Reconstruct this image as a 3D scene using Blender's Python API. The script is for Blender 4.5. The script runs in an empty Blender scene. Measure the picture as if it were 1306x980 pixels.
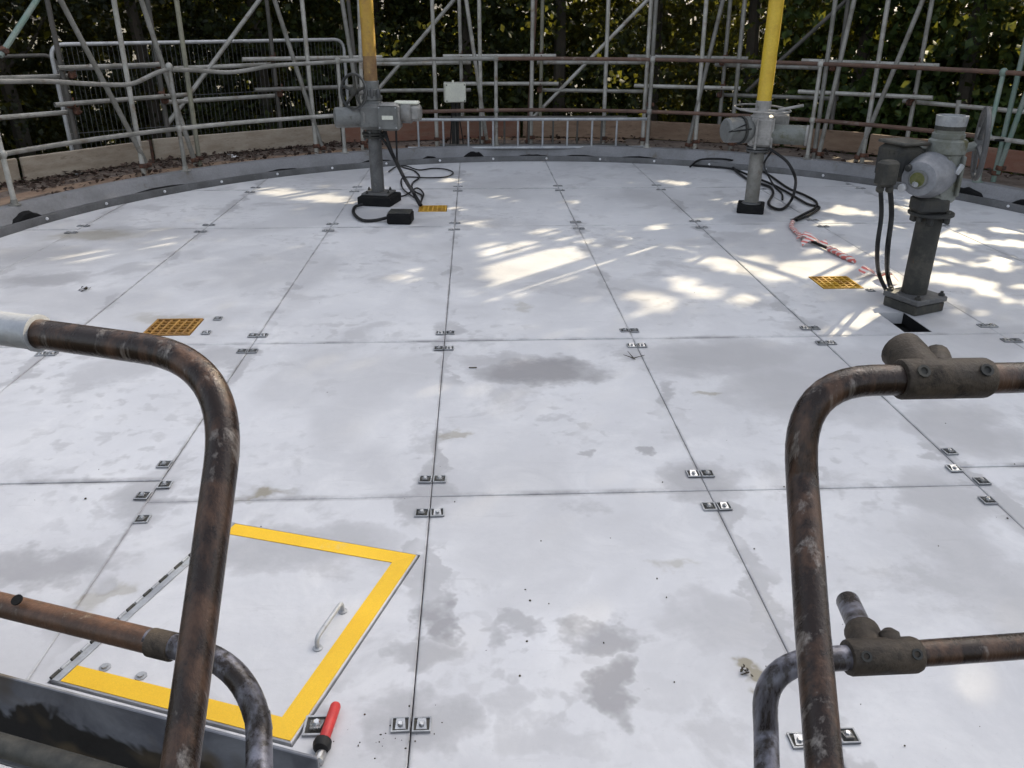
import bpy, math, random
import numpy as np
from mathutils import Vector, Matrix
from mathutils.geometry import tessellate_polygon

random.seed(7); rng = np.random.default_rng(11)
R_ = math.radians
scene = bpy.context.scene
COL = scene.collection

# ------------------------------------------------------------ camera
CAM_H = 1.62
F_PX, PITCH, YAW, ROLL = 1034.9, R_(24.472), R_(2.570), R_(0.154)
fw = np.array([math.sin(YAW)*math.cos(PITCH), math.cos(YAW)*math.cos(PITCH), -math.sin(PITCH)])
rt = np.array([math.cos(YAW), -math.sin(YAW), 0.0]); up = np.cross(rt, fw)
rt, up = rt*math.cos(ROLL)+up*math.sin(ROLL), -rt*math.sin(ROLL)+up*math.cos(ROLL)
cam_d = bpy.data.cameras.new('camera'); cam = bpy.data.objects.new('camera', cam_d); COL.objects.link(cam)
cam_d.sensor_width = 36; cam_d.lens = F_PX/1306*36; cam_d.clip_end = 2000; cam_d.clip_start = 0.05
M4 = Matrix(((rt[0], up[0], -fw[0], 0), (rt[1], up[1], -fw[1], 0), (rt[2], up[2], -fw[2], CAM_H), (0, 0, 0, 1)))
cam.matrix_world = M4
scene.camera = cam

# ------------------------------------------------------------ sky, sun, exposure
SUN_AZ, SUN_EL = R_(46), R_(33)            # azimuth clockwise from +Y (away from the viewer)
SD = np.array([math.sin(SUN_AZ)*math.cos(SUN_EL), math.cos(SUN_AZ)*math.cos(SUN_EL), math.sin(SUN_EL)])
world = bpy.data.worlds.new('World'); scene.world = world; world.use_nodes = True
wn = world.node_tree.nodes; wl = world.node_tree.links
sky = wn.new('ShaderNodeTexSky'); sky.sky_type = 'NISHITA'; sky.sun_disc = False
sky.sun_elevation = SUN_EL; sky.sun_rotation = SUN_AZ
sky.air_density = 1.0; sky.dust_density = 5.0; sky.ozone_density = 0.3
bg = wn['Background']; bg.inputs['Strength'].default_value = 0.15
hs = wn.new('ShaderNodeHueSaturation'); hs.inputs['Saturation'].default_value = 0.45      # thin white cloud all over
wl.new(sky.outputs[0], hs.inputs['Color']); wl.new(hs.outputs[0], bg.inputs[0])
sun_d = bpy.data.lights.new('sun', 'SUN'); sun_d.energy = 2.7; sun_d.angle = R_(0.45); sun_d.color = (1.0, 0.86, 0.60)
sun = bpy.data.objects.new('sun', sun_d); COL.objects.link(sun)
sun.rotation_euler = Vector(-SD).to_track_quat('-Z', 'Y').to_euler()
vs = scene.view_settings; vs.view_transform = 'Standard'; vs.look = 'None'; vs.gamma = 1; vs.use_curve_mapping = False
vs.exposure = 1.48
scene.cycles.max_bounces = 4; scene.cycles.diffuse_bounces = 2; scene.cycles.glossy_bounces = 2; scene.cycles.transmission_bounces = 2
scene.cycles.caustics_reflective = False; scene.cycles.caustics_refractive = False

# ------------------------------------------------------------ measuring helpers (photograph pixel -> point on a real surface)
C0 = np.array([0.657, 5.518])              # centre of the round tank
def ray(u, v): return fw*F_PX + rt*(u-653) - up*(v-490)
O = np.array([0, 0, CAM_H])
def on_z(u, v, z=0.0):
    d = ray(u, v); return O + d*((z-CAM_H)/d[2])
def on_y(u, v, Y):
    d = ray(u, v); return O + d*(Y/d[1])
def on_cyl(u, v, R):
    d = ray(u, v); o = O[:2]-C0
    a = d[:2]@d[:2]; b = 2*(d[:2]@o); c = o@o-R*R
    return O + d*((-b+math.sqrt(max(0, b*b-4*a*c)))/(2*a))
def on_line(u, v, P, Q):
    P = np.array(P); Q = np.array(Q); d = ray(u, v); n = np.array([Q[1]-P[1], -(Q[0]-P[0])])
    return O + d*((n@P)/(n@d[:2]))
def at_depth(u, v, z): return O + ray(u, v)/F_PX*z
def polar(az, R, z=0.0):
    return np.array([C0[0]+R*math.sin(az), C0[1]+R*math.cos(az), z])
def az_of(P): return math.atan2(P[0]-C0[0], P[1]-C0[1])

# ------------------------------------------------------------ mesh builder
class MB:
    def __init__(s): s.v = []; s.f = []
    def add(s, vs_, fs_):
        o = len(s.v); s.v += [tuple(map(float, q)) for q in vs_]; s.f += [tuple(i+o for i in f) for f in fs_]; return s
    def box(s, c, size, ax=None, bev=0.0):
        c = np.array(c, float); hx, hy, hz = [q/2 for q in size]
        X, Y, Z = ax if ax is not None else (np.array([1., 0, 0]), np.array([0, 1., 0]), np.array([0, 0, 1.]))
        if bev <= 0:
            P = [c+X*hx*a+Y*hy*b+Z*hz*d for d in (-1, 1) for a, b in ((-1, -1), (1, -1), (1, 1), (-1, 1))]
            return s.add(P, [(3, 2, 1, 0), (4, 5, 6, 7), (0, 1, 5, 4), (1, 2, 6, 5), (2, 3, 7, 6), (3, 0, 4, 7)])
        b = min(bev, hx*.9, hy*.9, hz*.9); rings = []
        def ring(x, y, z):
            k = b
            return [c+X*a+Y*d+Z*z for a, d in ((-x+k, -y), (x-k, -y), (x, -y+k), (x, y-k), (x-k, y), (-x+k, y), (-x, y-k), (-x, -y+k))]
        rings = [ring(hx-b*.9, hy-b*.9, -hz), ring(hx, hy, -hz+b), ring(hx, hy, hz-b), ring(hx-b*.9, hy-b*.9, hz)]
        P = [q for r in rings for q in r]; F = [tuple(range(7, -1, -1)), tuple(range(24, 32))]
        for i in range(3):
            for j in range(8):
                k = (j+1) % 8; F.append((i*8+j, i*8+k, i*8+8+k, i*8+8+j))
        return s.add(P, F)
    def tube(s, path, r, n=10, hollow=False, caps=True):
        path = [np.array(q, float) for q in path]; m = len(path)
        rr = r if hasattr(r, '__len__') else [r]*m
        t = [path[min(i+1, m-1)]-path[max(i-1, 0)] for i in range(m)]
        t = [q/(np.linalg.norm(q)+1e-12) for q in t]
        a = np.array([0, 0, 1.]) if abs(t[0][2]) < .9 else np.array([1., 0, 0])
        X = np.cross(a, t[0]); X /= np.linalg.norm(X); P = []; F = []
        for i in range(m):
            X = X-t[i]*(X@t[i]); X /= np.linalg.norm(X)+1e-12; Y = np.cross(t[i], X)
            for j in range(n):
                w = 2*math.pi*j/n; P.append(path[i]+rr[i]*(math.cos(w)*X+math.sin(w)*Y))
        for i in range(m-1):
            for j in range(n):
                k = (j+1) % n; F.append((i*n+j, i*n+k, i*n+n+k, i*n+n+j))
        if hollow:
            for e, i, sg in ((0, 0, 1), (1, m-1, -1)):
                b0 = len(P); cpt = path[i]
                for j in range(n): P.append(cpt+(P[i*n+j]-cpt)*.84)
                for j in range(n): P.append(cpt+(P[i*n+j]-cpt)*.84+sg*t[i]*rr[i]*1.6)
                for j in range(n):
                    k = (j+1) % n
                    F.append((i*n+j, b0+j, b0+k, i*n+k) if e == 0 else (i*n+k, b0+k, b0+j, i*n+j))
                    F.append((b0+j, b0+n+j, b0+n+k, b0+k) if e == 0 else (b0+k, b0+n+k, b0+n+j, b0+j))
                F.append(tuple(b0+n+j for j in range(n)) if e == 1 else tuple(b0+n+j for j in range(n-1, -1, -1)))
        elif caps:
            F.append(tuple(range(n-1, -1, -1))); F.append(tuple((m-1)*n+j for j in range(n)))
        return s.add(P, F)
    def lathe(s, o, axis, prof, n=20, a0=0.0):
        """prof: list of (radius, distance along axis)"""
        o = np.array(o, float); A = np.array(axis, float); A /= np.linalg.norm(A)
        a = np.array([0, 0, 1.]) if abs(A[2]) < .9 else np.array([1., 0, 0])
        X = np.cross(a, A); X /= np.linalg.norm(X); Y = np.cross(A, X); P = []; F = []
        for r, d in prof:
            for j in range(n):
                w = a0+2*math.pi*j/n; P.append(o+A*d+max(r, 1e-5)*(math.cos(w)*X+math.sin(w)*Y))
        for i in range(len(prof)-1):
            for j in range(n):
                k = (j+1) % n; F.append((i*n+j, i*n+k, i*n+n+k, i*n+n+j))
        F.append(tuple(range(n-1, -1, -1))); F.append(tuple((len(prof)-1)*n+j for j in range(n)))
        return s.add(P, F)
    def sphere(s, c, r, n=12, sq=(1, 1, 1)):
        m = n//2; P = []; F = []; c = np.array(c, float)
        for i in range(m+1):
            ph = math.pi*i/m
            for j in range(n):
                w = 2*math.pi*j/n
                P.append(c+r*np.array([math.sin(ph)*math.cos(w)*sq[0], math.sin(ph)*math.sin(w)*sq[1], -math.cos(ph)*sq[2]]))
        for i in range(m):
            for j in range(n):
                k = (j+1) % n; F.append((i*n+j, i*n+k, i*n+n+k, i*n+n+j))
        return s.add(P, F)
    def torus(s, c, axis, R, r, n=32, m=8):
        c = np.array(c, float); A = np.array(axis, float); A /= np.linalg.norm(A)
        a = np.array([0, 0, 1.]) if abs(A[2]) < .9 else np.array([1., 0, 0])
        X = np.cross(a, A); X /= np.linalg.norm(X); Y = np.cross(A, X); P = []; F = []
        for i in range(n):
            w = 2*math.pi*i/n; D = math.cos(w)*X+math.sin(w)*Y
            for j in range(m):
                q = 2*math.pi*j/m; P.append(c+D*(R+r*math.cos(q))+A*r*math.sin(q))
        for i in range(n):
            for j in range(m):
                i2 = (i+1) % n; j2 = (j+1) % m; F.append((i*m+j, i2*m+j, i2*m+j2, i*m+j2))
        return s.add(P, F)
    def prism(s, poly, z0, z1, holes=(), bev=0.0):
        """polygon (ccw, xy) extruded; holes cut through; top edge eased by bev"""
        n = len(poly); poly = [np.array(q[:2], float) for q in poly]
        if bev:
            ins = []
            for i in range(n):
                a, b, c = poly[i-1], poly[i], poly[(i+1) % n]
                e1 = b-a; e2 = c-b; e1 = e1/(np.linalg.norm(e1)+1e-9); e2 = e2/(np.linalg.norm(e2)+1e-9)
                n1 = np.array([-e1[1], e1[0]]); n2 = np.array([-e2[1], e2[0]]); nn = n1+n2; nn = nn/(nn@n1+1e-9)
                ins.append(b+nn*bev)
        else: ins = poly
        P = [(q[0], q[1], z0) for q in poly]+[(q[0], q[1], z1-bev*.7) for q in poly]
        F = [(i, (i+1) % n, n+(i+1) % n, n+i) for i in range(n)]
        if bev:
            P += [(q[0], q[1], z1) for q in ins]; F += [(n+i, n+(i+1) % n, 2*n+(i+1) % n, 2*n+i) for i in range(n)]; tb = 2*n
        else: tb = n
        loops = [[Vector((q[0], q[1], 0)) for q in ins]]; idx = [tb+i for i in range(n)]
        for h_ in holes:
            b0 = len(P); m = len(h_)
            P += [(q[0], q[1], z1) for q in h_]+[(q[0], q[1], z0) for q in h_]
            loops.append([Vector((q[0], q[1], 0)) for q in h_]); idx += [b0+i for i in range(m)]
            F += [(b0+i, b0+(i+1) % m, b0+m+(i+1) % m, b0+m+i) for i in range(m)]
        for t in tessellate_polygon(loops):
            a, b, c = [idx[i] for i in t]
            A, B, Cc = P[a], P[b], P[c]
            if (B[0]-A[0])*(Cc[1]-A[1])-(B[1]-A[1])*(Cc[0]-A[0]) < 0: a, c = c, a
            F.append((a, b, c))
        return s.add(P, F)
    def mesh(s, name, mat, smooth=35):
        me = bpy.data.meshes.new(name); me.from_pydata(s.v, [], s.f); me.materials.append(mat)
        if smooth:
            me.polygons.foreach_set('use_smooth', [True]*len(me.polygons)); me.set_sharp_from_angle(angle=R_(smooth))
        me.update(); return me
    def build(s, name, mat, parent=None, smooth=35):
        o = bpy.data.objects.new(name, s.mesh(name, mat, smooth)); COL.objects.link(o)
        if parent is not None: attach(o, parent)
        return o
def attach(o, parent):
    o.parent = parent
    L = Vector((0, 0, 0)); q = parent
    while q is not None: L += q.location; q = q.parent
    o.location = o.location-L                 # things stand unrotated at their base
def tag(o, label=None, cat=None, group=None, kind=None):
    if label: o['label'] = label
    if cat: o['category'] = cat
    if group: o['group'] = group
    if kind: o['kind'] = kind
    return o
def thing(name, loc, label, cat, group=None):
    o = bpy.data.objects.new(name, None); COL.objects.link(o); o.location = tuple(map(float, loc)); o.empty_display_size = .1
    return tag(o, label, cat, group)
def spline(pts, k=6):
    """Catmull-Rom through the points"""
    P = [np.array(q, float) for q in pts]; P = [2*P[0]-P[1]]+P+[2*P[-1]-P[-2]]; out = []
    for i in range(1, len(P)-2):
        for j in range(k):
            t = j/k; a, b, c, d = P[i-1:i+3]
            out.append(.5*((2*b)+(c-a)*t+(2*a-5*b+4*c-d)*t*t+(3*b-a-3*c+d)*t**3))
    out.append(P[-2]); return out
def fillet(pts, r, k=8):
    """polyline with rounded corners (radius-like distance r per corner)"""
    P = [np.array(q, float) for q in pts]; out = [P[0]]
    for i in range(1, len(P)-1):
        a, b, c = P[i-1], P[i], P[i+1]; ri = r if not hasattr(r, '__len__') else r[i-1]
        p0 = b+(a-b)/np.linalg.norm(a-b)*ri; p2 = b+(c-b)/np.linalg.norm(c-b)*ri
        for j in range(k+1):
            t = j/k; out.append((1-t)**2*p0+2*t*(1-t)*b+t*t*p2)
    out.append(P[-1]); return out
def unit(v): v = np.array(v, float); return v/np.linalg.norm(v)

# ------------------------------------------------------------ materials
def newmat(name):
    m = bpy.data.materials.new(name); m.use_nodes = True; nt = m.node_tree
    return m, nt, nt.nodes['Principled BSDF']
def noise(nt, scale, detail=5, rough=.6, vec=None, dist=0.0):
    n = nt.nodes.new('ShaderNodeTexNoise'); n.inputs['Scale'].default_value = scale; n.inputs['Detail'].default_value = detail
    n.inputs['Roughness'].default_value = rough; n.inputs['Distortion'].default_value = dist
    if vec is not None: nt.links.new(vec, n.inputs['Vector'])
    return n
def geo(nt): return nt.nodes.new('ShaderNodeNewGeometry').outputs['Position']
def mrange(nt, src, a, b, c=0.0, d=1.0, smooth=False):
    n = nt.nodes.new('ShaderNodeMapRange'); nt.links.new(src, n.inputs['Value'])
    if smooth: n.interpolation_type = 'SMOOTHSTEP'
    for k, q in zip(('From Min', 'From Max', 'To Min', 'To Max'), (a, b, c, d)): n.inputs[k].default_value = q
    return n.outputs[0]
def mathn(nt, op, a, b=None):
    n = nt.nodes.new('ShaderNodeMath'); n.operation = op
    for i, q in enumerate((a, b)):
        if q is None: continue
        if isinstance(q, (int, float)): n.inputs[i].default_value = q
        else: nt.links.new(q, n.inputs[i])
    return n.outputs[0]
def mix(nt, fac, a, b):
    n = nt.nodes.new('ShaderNodeMix'); n.data_type = 'RGBA'
    if isinstance(fac, (int, float)): n.inputs[0].default_value = fac
    else: nt.links.new(fac, n.inputs[0])
    for i, q in ((6, a), (7, b)):
        if isinstance(q, tuple): n.inputs[i].default_value = (*q, 1)
        else: nt.links.new(q, n.inputs[i])
    return n.outputs[2]
def bump(nt, bsdf, h, strength=.3, dist=.01):
    b = nt.nodes.new('ShaderNodeBump'); b.inputs['Strength'].default_value = strength; b.inputs['Distance'].default_value = dist
    nt.links.new(h, b.inputs['Height']); nt.links.new(b.outputs[0], bsdf.inputs['Normal'])
def worn(name, base, second, third=None, s1=6, t1=(.45, .62), s2=14, t2=(.56, .7), metal=0.0, rough=.55, stretch=None, bmp=.25, fine=60, rvar=.12, tone=.12, spec=.5):
    """a weathered surface: base colour, patches of a second colour, flecks of a third"""
    m, nt, b = newmat(name); pos = geo(nt)
    if stretch:
        mp = nt.nodes.new('ShaderNodeMapping'); mp.inputs['Scale'].default_value = stretch; nt.links.new(pos, mp.inputs['Vector']); pos = mp.outputs[0]
    n1 = noise(nt, s1, 6, .65, pos); col = mix(nt, mrange(nt, n1.outputs[0], *t1), base, second)
    if third is not None:
        n2 = noise(nt, s2, 7, .7, pos); col = mix(nt, mrange(nt, n2.outputs[0], *t2), col, third)
    n3 = noise(nt, fine, 4, .7, pos)
    col = mix(nt, mrange(nt, n3.outputs[0], .35, .7, 0, .35), col, tuple(.45*q for q in base))
    oi = nt.nodes.new('ShaderNodeObjectInfo'); hv = nt.nodes.new('ShaderNodeHueSaturation'); nt.links.new(mrange(nt, oi.outputs['Random'], 0, 1, 1-tone, 1+tone*.8), hv.inputs['Value']); nt.links.new(col, hv.inputs['Color']); col = hv.outputs[0]
    nt.links.new(col, b.inputs['Base Color']); b.inputs['Metallic'].default_value = metal
    nt.links.new(mrange(nt, n1.outputs[0], .3, .7, rough-rvar, rough+rvar), b.inputs['Roughness'])
    b.inputs['Specular IOR Level'].default_value = spec; bump(nt, b, n3.outputs[0], bmp, .004)
    return m
M = {}
M['galv'] = worn('galvanised_tube', (.38, .37, .34), (.24, .23, .20), (.17, .115, .07), 5, (.42, .62), 8, (.56, .70), .2, .52, tone=.42)
M['galv_bright'] = worn('galvanised_bright', (.42, .43, .44), (.30, .31, .33), (.24, .22, .2), 8, (.42, .62), 20, (.6, .75), .35, .45)
M['galv_dark'] = worn('weathered_shaded_tube', (.11, .10, .09), (.07, .07, .06), (.14, .09, .06), 5, (.42, .62), 12, (.58, .72), .15, .6)
M['green_tube'] = worn('green_grey_tube', (.17, .25, .21), (.26, .29, .26), (.12, .15, .12), 6, (.42, .62), 14, (.6, .75), .15, .55)
M['olive_tube'] = worn('lichened_tube', (.27, .26, .19), (.20, .195, .155), (.14, .13, .08), 6, (.42, .62), 12, (.58, .72), .15, .6)
M['rust_tube'] = worn('rusty_tube', (.125, .068, .045), (.085, .052, .04), (.22, .19, .165), 7, (.42, .62), 10, (.58, .72), .1, .65)
M['rust'] = worn('rust', (.13, .055, .032), (.055, .035, .028), (.15, .085, .05), 20, (.42, .6), 30, (.58, .7), .1, .8)
M['rail'] = worn('patinated_handrail', (.018, .010, .007), (.078, .042, .026), (.27, .24, .215), 8, (.46, .60), 7, (.56, .68), .2, .30, (2.6, 2.6, .25), .35, 80, tone=.05, spec=.4)
M['rail_grey'] = worn('scuffed_grey_handrail', (.035, .03, .03), (.21, .21, .25), (.02, .014, .011), 10, (.45, .6), 8, (.50, .62), .25, .30, (2.2, 2.2, .4), .3, 80, tone=.05, spec=.4)
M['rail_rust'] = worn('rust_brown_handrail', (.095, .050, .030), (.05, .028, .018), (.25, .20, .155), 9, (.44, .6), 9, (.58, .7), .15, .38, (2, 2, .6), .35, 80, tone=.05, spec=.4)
M['rail_fit'] = worn('cast_fitting', (.036, .029, .023), (.07, .055, .041), (.014, .011, .009), 14, (.42, .6), 20, (.52, .66), .1, .6, None, .6, 110, tone=.05, spec=.25)
M['steel_blue'] = worn('toe_plate_steel', (.21, .22, .245), (.29, .30, .325), (.10, .085, .07), 4, (.42, .6), 6, (.6, .72), .35, .42)
M['kerb'] = worn('kerb_grey', (.235, .235, .245), (.18, .18, .185), (.14, .12, .09), 2.5, (.42, .62), 5, (.58, .72), 0, .75)
M['strip'] = worn('edge_strip_steel', (.13, .13, .135), (.085, .085, .085), (.18, .18, .18), 3, (.42, .6), 9, (.6, .75), .1, .6)
M['black'] = worn('black_rubber', (.008, .008, .009), (.014, .014, .014), None, 10, metal=0, rough=.75, spec=.12)
M['black_gloss'] = worn('black_cable', (.010, .010, .011), (.022, .021, .02), None, 20, metal=0, rough=.5, spec=.22)
M['wood_pale'] = worn('pale_scaffold_board', (.40, .34, .27), (.28, .225, .17), (.15, .10, .07), 3, (.4, .65), 7, (.58, .72), 0, .8, (1, 1, 4), .4, 40)
M['wood_red'] = worn('red_brown_board', (.20, .085, .055), (.23, .135, .095), (.12, .07, .05), 3, (.42, .62), 8, (.58, .72), 0, .8, (1, 1, 4), .4, 40)
M['wood_tan'] = worn('tan_board', (.27, .185, .125), (.21, .135, .09), (.10, .065, .045), 3, (.4, .62), 8, (.55, .7), 0, .8, (1, 1, 4), .4, 40)
M['wood_floor'] = worn('dirty_platform_board', (.20, .155, .125), (.12, .09, .072), (.06, .045, .036), 4, (.4, .6), 10, (.5, .66), 0, .85, None, .5, 50)
M['yellow_pipe'] = worn('yellow_painted_pipe', (.62, .43, .04), (.54, .34, .03), (.30, .17, .04), 4, (.42, .65), 9, (.62, .75), 0, .5)
M['yellow_rust'] = worn('rusted_yellow_pipe', (.26, .16, .06), (.16, .085, .04), (.4, .28, .05), 9, (.4, .6), 16, (.58, .7), 0, .7)
M['yellow_ochre'] = worn('ochre_painted_pipe', (.46, .29, .04), (.36, .20, .035), (.22, .12, .05), 4, (.40, .6), 7, (.55, .7), 0, .6)
M['yellow_grate'] = worn('yellow_grating', (.62, .36, .03), (.42, .21, .03), (.22, .12, .04), 8, (.42, .62), 18, (.58, .72), 0, .6)
M['yellow_paint'] = worn('yellow_border_paint', (.84, .50, .006), (.78, .45, .01), (.70, .50, .16), 3, (.45, .65), 2.5, (.60, .68), 0, .5, fine=420, bmp=.05)
M['actuator'] = worn('actuator_grey_paint', (.165, .168, .163), (.115, .118, .112), (.06, .052, .04), 8, (.42, .62), 16, (.58, .72), .05, .5)
M['actuator_light'] = worn('actuator_light_cast', (.29, .28, .265), (.20, .195, .185), (.10, .085, .06), 10, (.42, .62), 20, (.58, .72), .1, .5)
M['moss_grey'] = worn('mossy_grey_cast', (.185, .195, .18), (.125, .13, .105), (.085, .08, .03), 7, (.42, .6), 11, (.53, .66), 0, .65)
M['dark_cast'] = worn('dark_cast_iron', (.036, .037, .036), (.07, .066, .055), (.018, .018, .015), 9, (.42, .62), 18, (.55, .7), .05, .65, spec=.25)
M['pole_dark'] = worn('mottled_dark_post', (.042, .042, .038), (.085, .08, .068), (.13, .075, .04), 9, (.44, .62), 12, (.62, .74), .1, .6, spec=.25)
M['pole_grey'] = worn('grey_post', (.115, .115, .115), (.075, .075, .075), (.18, .175, .165), 7, (.42, .6), 14, (.58, .72), .2, .55)
M['motor'] = worn('motor_blue_grey', (.235, .24, .255), (.15, .155, .17), (.15, .145, .06), 6, (.42, .62), 5, (.60, .72), .1, .5)
M['cream'] = worn('cream_box', (.66, .66, .56), (.60, .60, .52), None, 6, metal=0, rough=.5)
M['white'] = worn('white_bits', (.72, .72, .74), (.6, .6, .6), None, 10, metal=0, rough=.6)
M['chrome'] = worn('bright_steel', (.55, .55, .55), (.4, .4, .4), None, 20, metal=.9, rough=.3)
M['tool_red'] = worn('red_rubber_grip', (.62, .035, .03), (.5, .03, .03), None, 12, metal=0, rough=.5)
M['glass'] = worn('dial_window', (.10, .11, .025), (.15, .15, .05), None, 20, metal=0, rough=.15)
M['litter'] = worn('dead_leaves', (.055, .03, .02), (.03, .018, .012), (.14, .085, .055), 12, (.4, .6), 20, (.58, .7), 0, .9)
M['twig'] = worn('dead_plant', (.05, .04, .02), (.03, .02, .012), None, 15, metal=0, rough=.9)
M['soil'] = worn('soil_and_litter', (.06, .048, .032), (.035, .035, .02), (.10, .075, .05), 1.2, (.4, .6), 5, (.55, .7), 0, .95)
M['bark'] = worn('bark', (.07, .055, .042), (.045, .04, .03), (.06, .07, .035), 5, (.4, .6), 9, (.55, .7), 0, .95, (1, 1, .3), .8, 30)
M['fence_white'] = worn('fence_frame_zinc', (.50, .50, .50), (.4, .4, .4), None, 9, metal=.3, rough=.45)
M['wire'] = worn('fence_wire', (.20, .20, .20), (.14, .14, .14), None, 9, metal=.3, rough=.5)
M['under'] = worn('void_under_roof', (.015, .015, .015), (.01, .01, .01), None, 5, metal=0, rough=.9)

def leaf_mat(name, cols, transl=.28):
    m, nt, b = newmat(name)
    n = noise(nt, 1.1, 3, .5, geo(nt)); n2 = noise(nt, 9, 2, .5, geo(nt))
    c = mix(nt, mrange(nt, n.outputs[0], .38, .62), cols[0], cols[1]); c = mix(nt, mrange(nt, n2.outputs[0], .50, .66), c, cols[2])  # third colour paints highlights of lit leaves into the foliage as paler patches
    nt.links.new(c, b.inputs['Base Color']); b.inputs['Roughness'].default_value = .55; b.inputs['Specular IOR Level'].default_value = .25
    t = nt.nodes.new('ShaderNodeBsdfTranslucent')
    ct = mix(nt, .45, c, (.50, .47, .05)); nt.links.new(ct, t.inputs['Color'])
    ms = nt.nodes.new('ShaderNodeMixShader'); ms.inputs[0].default_value = transl
    nt.links.new(b.outputs[0], ms.inputs[1]); nt.links.new(t.outputs[0], ms.inputs[2]); nt.links.new(ms.outputs[0], nt.nodes['Material Output'].inputs[0])
    return m
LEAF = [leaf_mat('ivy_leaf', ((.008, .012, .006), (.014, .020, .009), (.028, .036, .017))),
        leaf_mat('hazel_leaf', ((.010, .016, .006), (.020, .031, .010), (.070, .090, .026))),
        leaf_mat('maple_leaf', ((.014, .028, .008), (.030, .055, .014), (.085, .125, .030)))]

# the roof panels: pale grey moulded glass-fibre with damp patches, scuffs and grime along the joints
X0, WID = -0.1826, 1.0339
STAINS = [  # photo pixel centre, half sizes in px, strength
 (690, 472, 88, 19, .95), (640, 458, 60, 8, .5), (660, 803, 46, 14, .6), (770, 817, 56, 20, .75), (786, 876, 33, 38, .85), (555, 785, 26, 36, .85), (545, 838, 45, 22, .6),
 (530, 922, 72, 44, .55), (893, 610, 62, 30, .6), (821, 577, 15, 6, .7), (748, 573, 14, 5, .6), (556, 578, 13, 42, .6), (546, 638, 34, 34, .65), (45, 722, 130, 26, .7),
 (930, 795, 90, 46, .4), (1000, 860, 110, 70, .28), (935, 455, 130, 26, .55), (1010, 500, 95, 42, .5), (1120, 470, 190, 34, .4), (1222, 545, 70, 40, .5), (1200, 630, 60, 40, .45), (1090, 520, 60, 30, .3),
 (55, 357, 70, 11, .6), (40, 325, 80, 16, .55), (165, 295, 110, 8, .45), (192, 632, 46, 36, .6), (150, 470, 60, 22, .35), (380, 700, 150, 30, .5), (275, 455, 40, 14, .5),
 (570, 425, 20, 5, .5), (567, 447, 18, 5, .5), (803, 450, 22, 12, .5), (850, 505, 14, 20, .55), (1034, 417, 38, 9, .4), (695, 740, 60, 26, .2), (430, 490, 80, 20, .18), (330, 632, 50, 9, .4),
 (1165, 410, 60, 14, .5), (485, 275, 50, 10, .4), (956, 280, 40, 7, .35), (640, 905, 40, 30, .35), (690, 940, 60, 26, .3), (860, 880, 60, 20, .2), (1270, 745, 70, 120, .35), (410, 905, 26, 30, .35)]
BROWN = [(962, 855, 22, 9, .8), (855, 727, 24, 10, .35), (575, 551, 16, 6, .5), (330, 630, 30, 8, .7), (130, 765, 16, 20, .4), (912, 500, 16, 5, .5), (662, 392, 12, 5, .3), (215, 405, 45, 7, .35), (120, 300, 60, 7, .5)]
def touching(lst, box):
    out = []
    for q in lst:
        u, v, ru, rv, st = q; c = on_z(u, v); rx = abs(on_z(u+ru, v)[0]-on_z(u-ru, v)[0])/2+.15; ry = abs(on_z(u, v-rv)[1]-on_z(u, v+rv)[1])/2+.15
        if c[0]+rx > box[0] and c[0]-rx < box[1] and c[1]+ry > box[2] and c[1]-ry < box[3]: out.append(q)
    return out
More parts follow.
